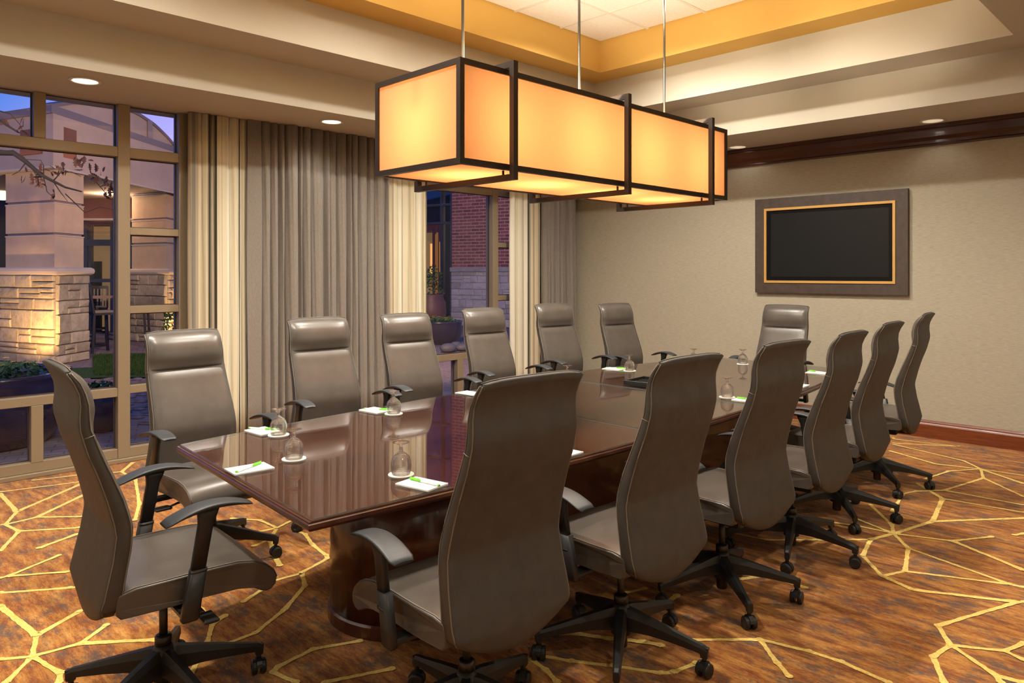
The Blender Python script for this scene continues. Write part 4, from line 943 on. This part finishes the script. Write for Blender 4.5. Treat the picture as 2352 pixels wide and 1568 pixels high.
# canopy ceiling and building behind
q = MB(); P = [A0, A1, A2, A3, W(560, 18.6), W(-420, 18.6)]; q.add([(*p, 3.40) for p in P] + [(*p, 3.5) for p in P], [tuple(range(6)), tuple(range(11, 5, -1))]); q.build('canopy_ceiling', stucco2, bld)
hb = empty('hotel_building', (0, 0, 0), label='brick building with lit glazed doors behind the courtyard columns', cat='building')
def panel(nm, px0, px1, py0, py1, d, th, m, par):
    a = Vector((*W(px0, d), 0)); b = Vector((*W(px1, d), 0)); n_ = Vector((FW[0], FW[1], 0)) * th; z0, z1 = WZ(py1, d), WZ(py0, d); z0 = max(z0, ZO)
    q = MB(); q.loft([[a + Vector((0, 0, z0)), b + Vector((0, 0, z0)), b + n_ + Vector((0, 0, z0)), a + n_ + Vector((0, 0, z0))], [a + Vector((0, 0, z1)), b + Vector((0, 0, z1)), b + n_ + Vector((0, 0, z1)), a + n_ + Vector((0, 0, z1))]])
    return q.build(nm, m, par)
D = 20
panel('back_wall', -500, 700, 380, 900, D + .6, .3, darkness, hb)
panel('brick_band', 150, 312, 452, 503, D - .6, .5, brickred, hb); panel('brick_cap', 150, 315, 444, 452, D - .7, .6, lime, hb); panel('brick_sill', 190, 313, 501, 506, D - .7, .6, lime, hb)
panel('interior_glow', 205, 300, 520, 760, D + .3, .05, dim_lit, hb)
for a_, b_2 in ((192, 200), (203, 208), (253, 259), (264, 268), (297, 303), (336, 344)): panel('door_frame', a_, b_2, 505, 765, D, .15, steel_blue, hb)
for a_, b_2 in ((505, 516), (550, 564), (640, 648)): panel('head_rail', 192, 344, a_, b_2, D - .02, .15, steel_blue, hb)
panel('dark_leaf', 209, 230, 600, 765, D + .15, .1, darkness, hb)
q = MB(); pz = W(6, 17); q.lathe([(.02, 3.38), (.12, 3.38), (.10, 3.25), (.05, 3.2)], (pz[0], pz[1], 0), 14); 
lo = q.build('canopy_lamp', mat('canopy_lamp', (1, .9, .7), .3, emit=(1, .8, .5), estr=8)); tag(lo, 'small bright lamp under the canopy ceiling beside the near column', 'lamp')
# lit interior right/back of lawns: low planting by second column
def plant(name, c, rx, rz, n, m, size, label, cat, seed, par=None, col2=None, nf=0, group=None):
    rr = random.Random(seed); q = MB()
    for _ in range(n):
        a = rr.uniform(0, 6.28); ph = rr.uniform(0, 1.57); r_ = rr.uniform(.3, 1) ** .5
        p = Vector((c[0] + rx * r_ * math.cos(a) * math.cos(ph * .8), c[1] + rx * r_ * math.sin(a) * math.cos(ph * .8), c[2] + rz * r_ * math.sin(ph)))
        d1 = Vector((rr.uniform(-1, 1), rr.uniform(-1, 1), rr.uniform(-.2, 1))).normalized() * size * rr.uniform(.6, 1.3); d2 = d1.cross(Vector((rr.uniform(-1, 1), rr.uniform(-1, 1), rr.uniform(-1, 1)))).normalized() * size * .35
        q.add([p - d1, p + d2, p + d1, p - d2], [(0, 1, 2, 3)], 0)
    for _ in range(nf):
        a = rr.uniform(0, 6.28); r_ = rr.uniform(.1, 1) ** .5; p = Vector((c[0] + rx * r_ * math.cos(a), c[1] + rx * r_ * math.sin(a), c[2] + rz * rr.uniform(.8, 1.2))); s_ = size * .55
        for k in range(5):
            b = k * 1.257; q.add([p, p + Vector((math.cos(b), math.sin(b), .3)) * s_, p + Vector((math.cos(b + .9), math.sin(b + .9), .3)) * s_], [(0, 1, 2)], 1)
    o_ = q.build(name, [m, flower_m], par)
    if par is None: tag(o_, label, cat, group)
    else: o_['kind'] = 'stuff'
    return o_
def bowl(c, r, z, label, seed, nf, fol=260, group='courtyard flower bowls', leafs=.045):
    root = empty('planter_bowl', (c[0], c[1], ZO + .002), label=label, cat='planter', group=group); h = z - ZO
    q = MB(); q.lathe([(r * .72, 0), (r * .80, .02), (r * .93, h * .25), (r * 1.0, h * .55), (r * 1.0, h * .85), (r * 1.0, h * .93), (r * 1.03, h), (r * .97, h), (r * .92, h * .9), (r * .3, h * .8), (.01, h * .8)], n=40, caps=False); q.build('bowl', bowl_m, root)
    q = MB(); q.lathe([(.01, h * .88), (r * .93, h * .86)], n=30, caps=False); q.build('soil', soil, root)
    plant('foliage', (0, 0, h * .9), r * .85, .13, fol, leaf_m, leafs, '', '', seed, par=root, nf=nf); return root
ba = W(-47, 6.9); bowl(ba, .73, .57, 'large dark glazed bowl of pansies outside the corner window', 3, 14, 760)
bb = W(232, 7.5); bowl(bb, .21, .30, 'smaller dark glazed bowl outside, low behind the near-end chair', 5, 2, 160)
bc = W(1008, 16.8); bowl(bc, .53, .42, 'dark bowl of yellow and white pansies before the stone wall', 7, 46, 420, leafs=.05)
# big jar with shrub
jr = W(990, 19.2); root = empty('terracotta_jar', (jr[0], jr[1], ZO), label='tall dark terracotta jar with a leafy shrub by the lit doorway', cat='planter')
q = MB(); q.lathe([(.20, 0), (.30, .15), (.40, .55), (.38, .85), (.30, 1.0), (.33, 1.06), (.30, 1.06), (.26, .98), (.01, .95)], n=32, caps=False); q.build('jar', jar_m, root)
plant('foliage', (0, 0, 1.05), .35, .75, 300, leaf_m, .06, '', '', 8, par=root)
for i, (px, d, r_, lb) in enumerate(((1030, 14.9, .15, 'largest smooth dark river stone before the pansy bowl'), (1064, 15.2, .15, 'smooth dark river stone right of the largest one, before the bowl'), (1047, 15.75, .11, 'small dark river stone behind the two larger ones'), (1019, 15.5, .08, 'smallest dark river stone left of the others'))):
    u, v = W(px, d); q = MB(); rr = random.Random(i); ks = rr.uniform(.5, .65)
    q.lathe([(.01, 0)] + [(r_ * math.sin(math.pi * t) ** .75, r_ * ks * (1 - math.cos(math.pi * t))) for t in (.12, .25, .4, .55, .7, .85, .95)] + [(.01, 2 * r_ * ks)], n=18, caps=False)
    o_ = q.build('river_stone', pebble_m, None, (u, v, ZO)); o_.scale = (1.25, .9, 1); tag(o_, lb, 'stone', 'river stones by the pansy bowl')
# brick wall with stone base, seen through the second window
bw = empty('brick_wall', (0, 0, 0), label='red brick wall on pale stone base across the courtyard', cat='building')
ang = math.radians(31)
# direction of the wall: right end nearer
wd_ = Vector((RT[0] * math.cos(ang) - FW[0] * math.sin(ang), RT[1] * math.cos(ang) - FW[1] * math.sin(ang), 0))
ws = Vector((*W(1037, 22.8), 0)); WL = 4.2; we = ws + wd_ * WL; wn = Vector((wd_.y, -wd_.x, 0))
q = MB()
def slab(a, b, z0, z1, n_, t0, t1): return [[a + n_ * t0 + Vector((0,0,z0)), b + n_ * t0 + Vector((0,0,z0)), b + n_ * t1 + Vector((0,0,z0)), a + n_ * t1 + Vector((0,0,z0))], [a + n_ * t0 + Vector((0,0,z1)), b + n_ * t0 + Vector((0,0,z1)), b + n_ * t1 + Vector((0,0,z1)), a + n_ * t1 + Vector((0,0,z1))]]
q.loft(slab(ws, we, ZO, 8.5, wn, -.4, 0)); q.build('mortar_core', mortar_w, bw)
q = MB()
BWd, BH = .30, .0985
s_ = MB(); s_.add([], []); bmod = {}
def brick_mesh(wdt):
    key = round(wdt, 3)
    if key not in bmod:
        c = MB(); P0 = [Vector((0,0,0)), wd_ * wdt, wd_ * wdt + Vector((0,0,BH - .019)), Vector((0,0,BH - .019))]
        c.add(P0 + [p + wn * .012 for p in P0], [(4,5,6,7),(0,1,5,4),(1,2,6,5),(2,3,7,6),(3,0,4,7)]); bmod[key] = c.mesh('brick', brick_m)
    return bmod[key]
cnt = 0; z = 1.70; row = 0; rest = MB()
while z < 8.3:
    s = 0.0 if row % 2 == 0 else -BWd / 2
    while s < WL:
        a0 = max(s, 0); a1 = min(s + BWd - .022, WL)
        if a1 - a0 > .03:
            p = ws + wd_ * a0 + Vector((0, 0, z))
            if row < 26 and a0 < 3.0 and cnt < 298: link('brick', brick_mesh(a1 - a0), bw, tuple(p)); cnt += 1
            else:
                P0 = [p, p + wd_ * (a1 - a0), p + wd_ * (a1 - a0) + Vector((0,0,BH - .019)), p + Vector((0,0,BH - .019))]; rest.add(P0 + [k + wn * .012 for k in P0], [(4,5,6,7),(0,1,5,4),(1,2,6,5),(2,3,7,6),(3,0,4,7)])
        s += BWd
    z += BH; row += 1
o_ = rest.build('upper_bricks', brick_m, bw); o_['kind'] = 'stuff'
q = MB(); q.loft(slab(ws, we, 1.56, 1.69, wn, 0, .09)); q.build('limestone_cap', stone_w, bw)
e1 = (ws.x, ws.y); e2 = (we.x, we.y)
stones('stone', bw, e1, e2, ZO, 1.56, stone_w, 77, 9, .22, .60, .04)
# glazed bay left of it
gb_ = empty('glazed_bay', (0, 0, 0), label='glazed bay with a lit doorway left of the brick wall', cat='building')
gs = ws - wd_ * 3.0
def gpan(nm, s0, s1, z0, z1, t0, t1, m):
    a = ws - wd_ * s0; b = ws - wd_ * s1; q = MB(); q.loft(slab(b, a, z0, z1, wn, t0, t1)); return q.build(nm, m, gb_)
gpan('frame_post', .04, -.02, ZO, 8.2, -.3, .02, steel_blue)
k_ = 1688 / 22.8
for s0, s1 in ((.44, .38), (1.30, 1.24), (2.2, 2.14)): gpan('mullion', s1, s0, ZO, 8.2, -.2, .0, steel_blue)
for z0 in (3.05, 3.62, 4.7, 5.8, 6.9): gpan('rail', 0, 3.0, z0, z0 + .07, -.2, -.01, steel_blue)
for s0, s1 in ((.04, .38), (.44, 1.24), (1.30, 2.14)):
    for z0, z1 in ((3.12, 3.62), (3.69, 4.7), (4.77, 5.8), (5.87, 6.9), (6.97, 8.2)): gpan('pane', s0, s1, z0, z1, -.12, -.10, dark_glass)
gpan('side_wall', 2.2, 9.0, ZO, 8.2, -.3, -.05, stucco2)
gpan('dark_leaf', .04, .38, ZO, 3.05, -.12, -.10, dark_glass)
gpan('interior_wall', .2, 3.4, ZO, 4.2, -2.3, -2.2, dim_lit)
gpan('lit_slot', .44, .54, 1.55, 2.50, -.16, -.12, lit_glass); gpan('lit_slot', .80, .92, 1.50, 2.45, -.16, -.12, lit_glass)
gpan('beaded_screen', .57, .72, .6, 2.75, -.16, -.12, mat('copper_beads', (.4, .18, .06), .35, metal=.6, emit=(1, .4, .1), estr=.16))
gpan('door_surround', .54, .57, ZO, 2.95, -.17, -.08, jar_m); gpan('door_surround', .72, .80, ZO, 2.95, -.17, -.08, jar_m); gpan('door_head', .44, 1.24, 2.80, 3.05, -.17, -.08, jar_m)
# bar stools and table under the canopy
def stool(c, rz, label):
    root = empty('bar_stool', (c[0], c[1], ZO), R(rz), label=label, cat='stool', group='dark bar stools under the canopy')
    for sx in (-1, 1):
        for sy in (-1, 1):
            q = MB(); top = .78 if sy > 0 else 1.30; q.bar((sx * .21, sy * -.21 if sy > 0 else .24, 0), (sx * .19, sy * -.17 if sy > 0 else .20, .76), .045, .045); q.build('leg', stoolm, root)
    q = MB(); q.box((-.21, -.20, .76), (.21, .21, .80)); q.build('seat_frame', stoolm, root)
    q = MB(); q.box((-.20, -.19, .80), (.20, .19, .85), bev=.015); q.build('cushion', cush, root)
    for z in (.25, .34):
        q = MB(); q.bar((-.2, -.2, z), (.2, -.2, z), .03, .03); q.bar((-.2, .22, z), (.2, .22, z), .03, .03); q.build('stretcher', stoolm, root)
    q = MB(); q.bar((-.20, .21, .80), (-.20, .28, 1.30), .04, .04); q.bar((.20, .21, .80), (.20, .28, 1.30), .04, .04); q.bar((-.2, .28, 1.28), (.2, .28, 1.28), .04, .07); q.build('back_frame', stoolm, root)
    for k in range(5): q = MB(); q.bar((-.14 + .07 * k, .22, .84), (-.14 + .07 * k, .277, 1.26), .03, .015); q.build('back_slat', cush, root)
stool(W(232, 15.0), 95, 'dark bar stool with pale seat seen beside the stone column')
stool(W(222, 16.9), -20, 'dark bar stool farther back under the canopy table')
stool(W(316, 16.0), 60, 'dark bar stool seen through the narrow window panes')
tc_ = W(215, 16.2); root = empty('patio_table', (tc_[0], tc_[1], ZO), label='high round patio table among the dark bar stools', cat='table')
q = MB(); q.lathe([(.01, 1.06), (.46, 1.06), (.46, 1.10), (.01, 1.10)], n=30, caps=False, smooth=False); q.build('tabletop', tabletop_o, root)
q = MB(); q.lathe([(.25, 0), (.25, .03), (.04, .06), (.04, 1.06)], n=20); q.build('pedestal', stoolm, root)
pl = W(394, 15.2); plant('shrub', (pl[0], pl[1], ZO + .1), .25, .75, 160, leaf_m, .07, 'small leafy shrub at the foot of the farther column', 'shrub', 19)
# tree reaching in from the left
tree = empty('oak_tree', (*W(-330, 9.0), ZO), label='dark bare oak branches with a few brown leaves, reaching from left', cat='tree')
tl_ = tree.location.copy()
def T(px, py, d): u, v = W(px, d); return Vector((u, v, WZ(py, d))) - tl_
def br(nm, pts, r0, r1):
    P = [T(*p) for p in pts]; n_ = len(P); q = MB(); q.tube(P, [r0 + (r1 - r0) * i / (n_ - 1) for i in range(n_)], 7); q.build(nm, bark, tree)
q = MB(); q.tube([(0, 0, 0), (.05, 0, 1.2), (.0, .05, 2.4), (.1, 0, 4.0), (.0, .1, 5.5)], [.16, .13, .11, .08, .04], 12); q.build('trunk', bark, tree)
br('branch', [(-330, 420, 9), (-200, 365, 9), (-80, 345, 9), (0, 350, 9), (32, 352, 9), (60, 372, 9), (95, 402, 9), (122, 416, 9), (150, 430, 9.05), (188, 440, 9.1)], .05, .008)
br('branch', [(0, 348, 9), (30, 346, 9), (55, 362, 9), (75, 388, 9), (85, 405, 8.95), (90, 430, 8.95)], .012, .004)
br('branch', [(122, 416, 9), (138, 440, 9), (155, 462, 9)], .008, .003)
br('branch', [(60, 372, 9), (45, 392, 9), (28, 402, 9)], .008, .003)
br('branch', [(122, 416, 9), (140, 395, 9), (165, 395, 9), (186, 405, 9)], .008, .003)
br('branch', [(100, 405, 9), (100, 380, 9), (94, 368, 9), (60, 366, 9)], .006, .003)
br('branch', [(100, 405, 9), (108, 440, 9), (124, 455, 9)], .006, .003)
br('branch', [(-330, 330, 9), (-120, 270, 9), (0, 278, 9), (20, 290, 9), (40, 303, 9), (60, 310, 9)], .03, .004)
br('branch', [(0, 255, 9), (25, 262, 9), (45, 285, 9), (52, 300, 9)], .008, .003)
br('branch', [(150, 445, 10), (195, 488, 10), (230, 475, 10), (262, 482, 10)], .007, .003)
br('branch', [(205, 375, 9), (208, 395, 9), (218, 415, 9), (240, 440, 9)], .008, .004)
def leaf_mesh(s):
    q = MB(); o_ = []
    for k in range(9):
        t = k / 8; wv = s * (.32 + .13 * math.cos(k * 3.1)) * math.sin(math.pi * min(.98, t * .95 + .05)) ; o_.append((t * s * 1.6, wv, .12 * s * math.sin(t * 3)))
    v = o_ + [(x_, -y_, z_) for x_, y_, z_ in o_]; q.add(v, [(i, i + 1, 10 + i, 9 + i) for i in range(8)]); return q.mesh('leaf', leaf_br)
LF = [leaf_mesh(.075), leaf_mesh(.055)]
rr = random.Random(14)
for (px, py, n_, sp) in ((58, 398, 4, 9), (84, 408, 5, 10), (125, 392, 7, 12), (146, 388, 4, 8), (88, 420, 4, 8), (230, 408, 12, 14), (200, 370, 5, 9), (176, 383, 4, 9), (120, 450, 3, 7), (250, 440, 5, 9), (48, 292, 5, 8), (6, 275, 3, 8), (242, 425, 6, 9), (100, 398, 4, 8)):
    for _ in range(n_):
        p = T(px + rr.uniform(-sp, sp), py + rr.uniform(-sp, sp), 9 + rr.uniform(-.05, .05)); o_ = link('leaf', rr.choice(LF), tree, tuple(p)); o_.rotation_euler = (rr.uniform(0, 6), rr.uniform(0, 6), rr.uniform(0, 6))
# warm uplights at the columns
def uplight(px, d, tgt, power, label):
    u, v = W(px, d); root = empty('ground_spotlight', (u, v, ZO), label=label, cat='spotlight'); q = MB(); q.lathe([(.05, 0), (.06, .06), (.05, .10), (.045, .10), (.04, .06), (.01, .06)], n=16, caps=False); q.build('housing', blackp, root)
    s = spot('uplight_beam', (u, v, ZO + .12), power, 95, .9, WARMER, .03, parent=root, aim=tgt)
u_, v_ = W(78, 13.1); uplight(56, 12.1, (u_, v_, 1.0), P_UPLIGHT, 'small ground spotlight at the foot of the near stone column')
u_, v_ = W(392, 17.2); uplight(412, 16.6, (u_, v_, 1.2), P_UPLIGHT * .6, 'small ground spotlight at the foot of the farther column')
u_, v_ = W(250, 17.5); ld = bpy.data.lights.new('canopy_fill', 'POINT'); ld.energy = 60; ld.color = (1, .7, .45); ld.shadow_soft_size = .1; lo = bpy.data.objects.new('canopy_fill', ld); C.objects.link(lo); lo.location = (u_, v_, 3.2)  # bare fill light added under the canopy, without a fixture

for (u, v, tu, tv, nm) in ((.9, 6.75, -2.0, 14.0, 'a'), (5.3, 6.75, 12.0, 18.0, 'b')):
    spot('courtyard_fill', (u, v, 3.7), P_COURT_FILL, 120, .9, (1.0, .66, .42), .15, aim=(tu, tv, 1.5))  # unseen fill added to brighten the courtyard, no fixture on the wall
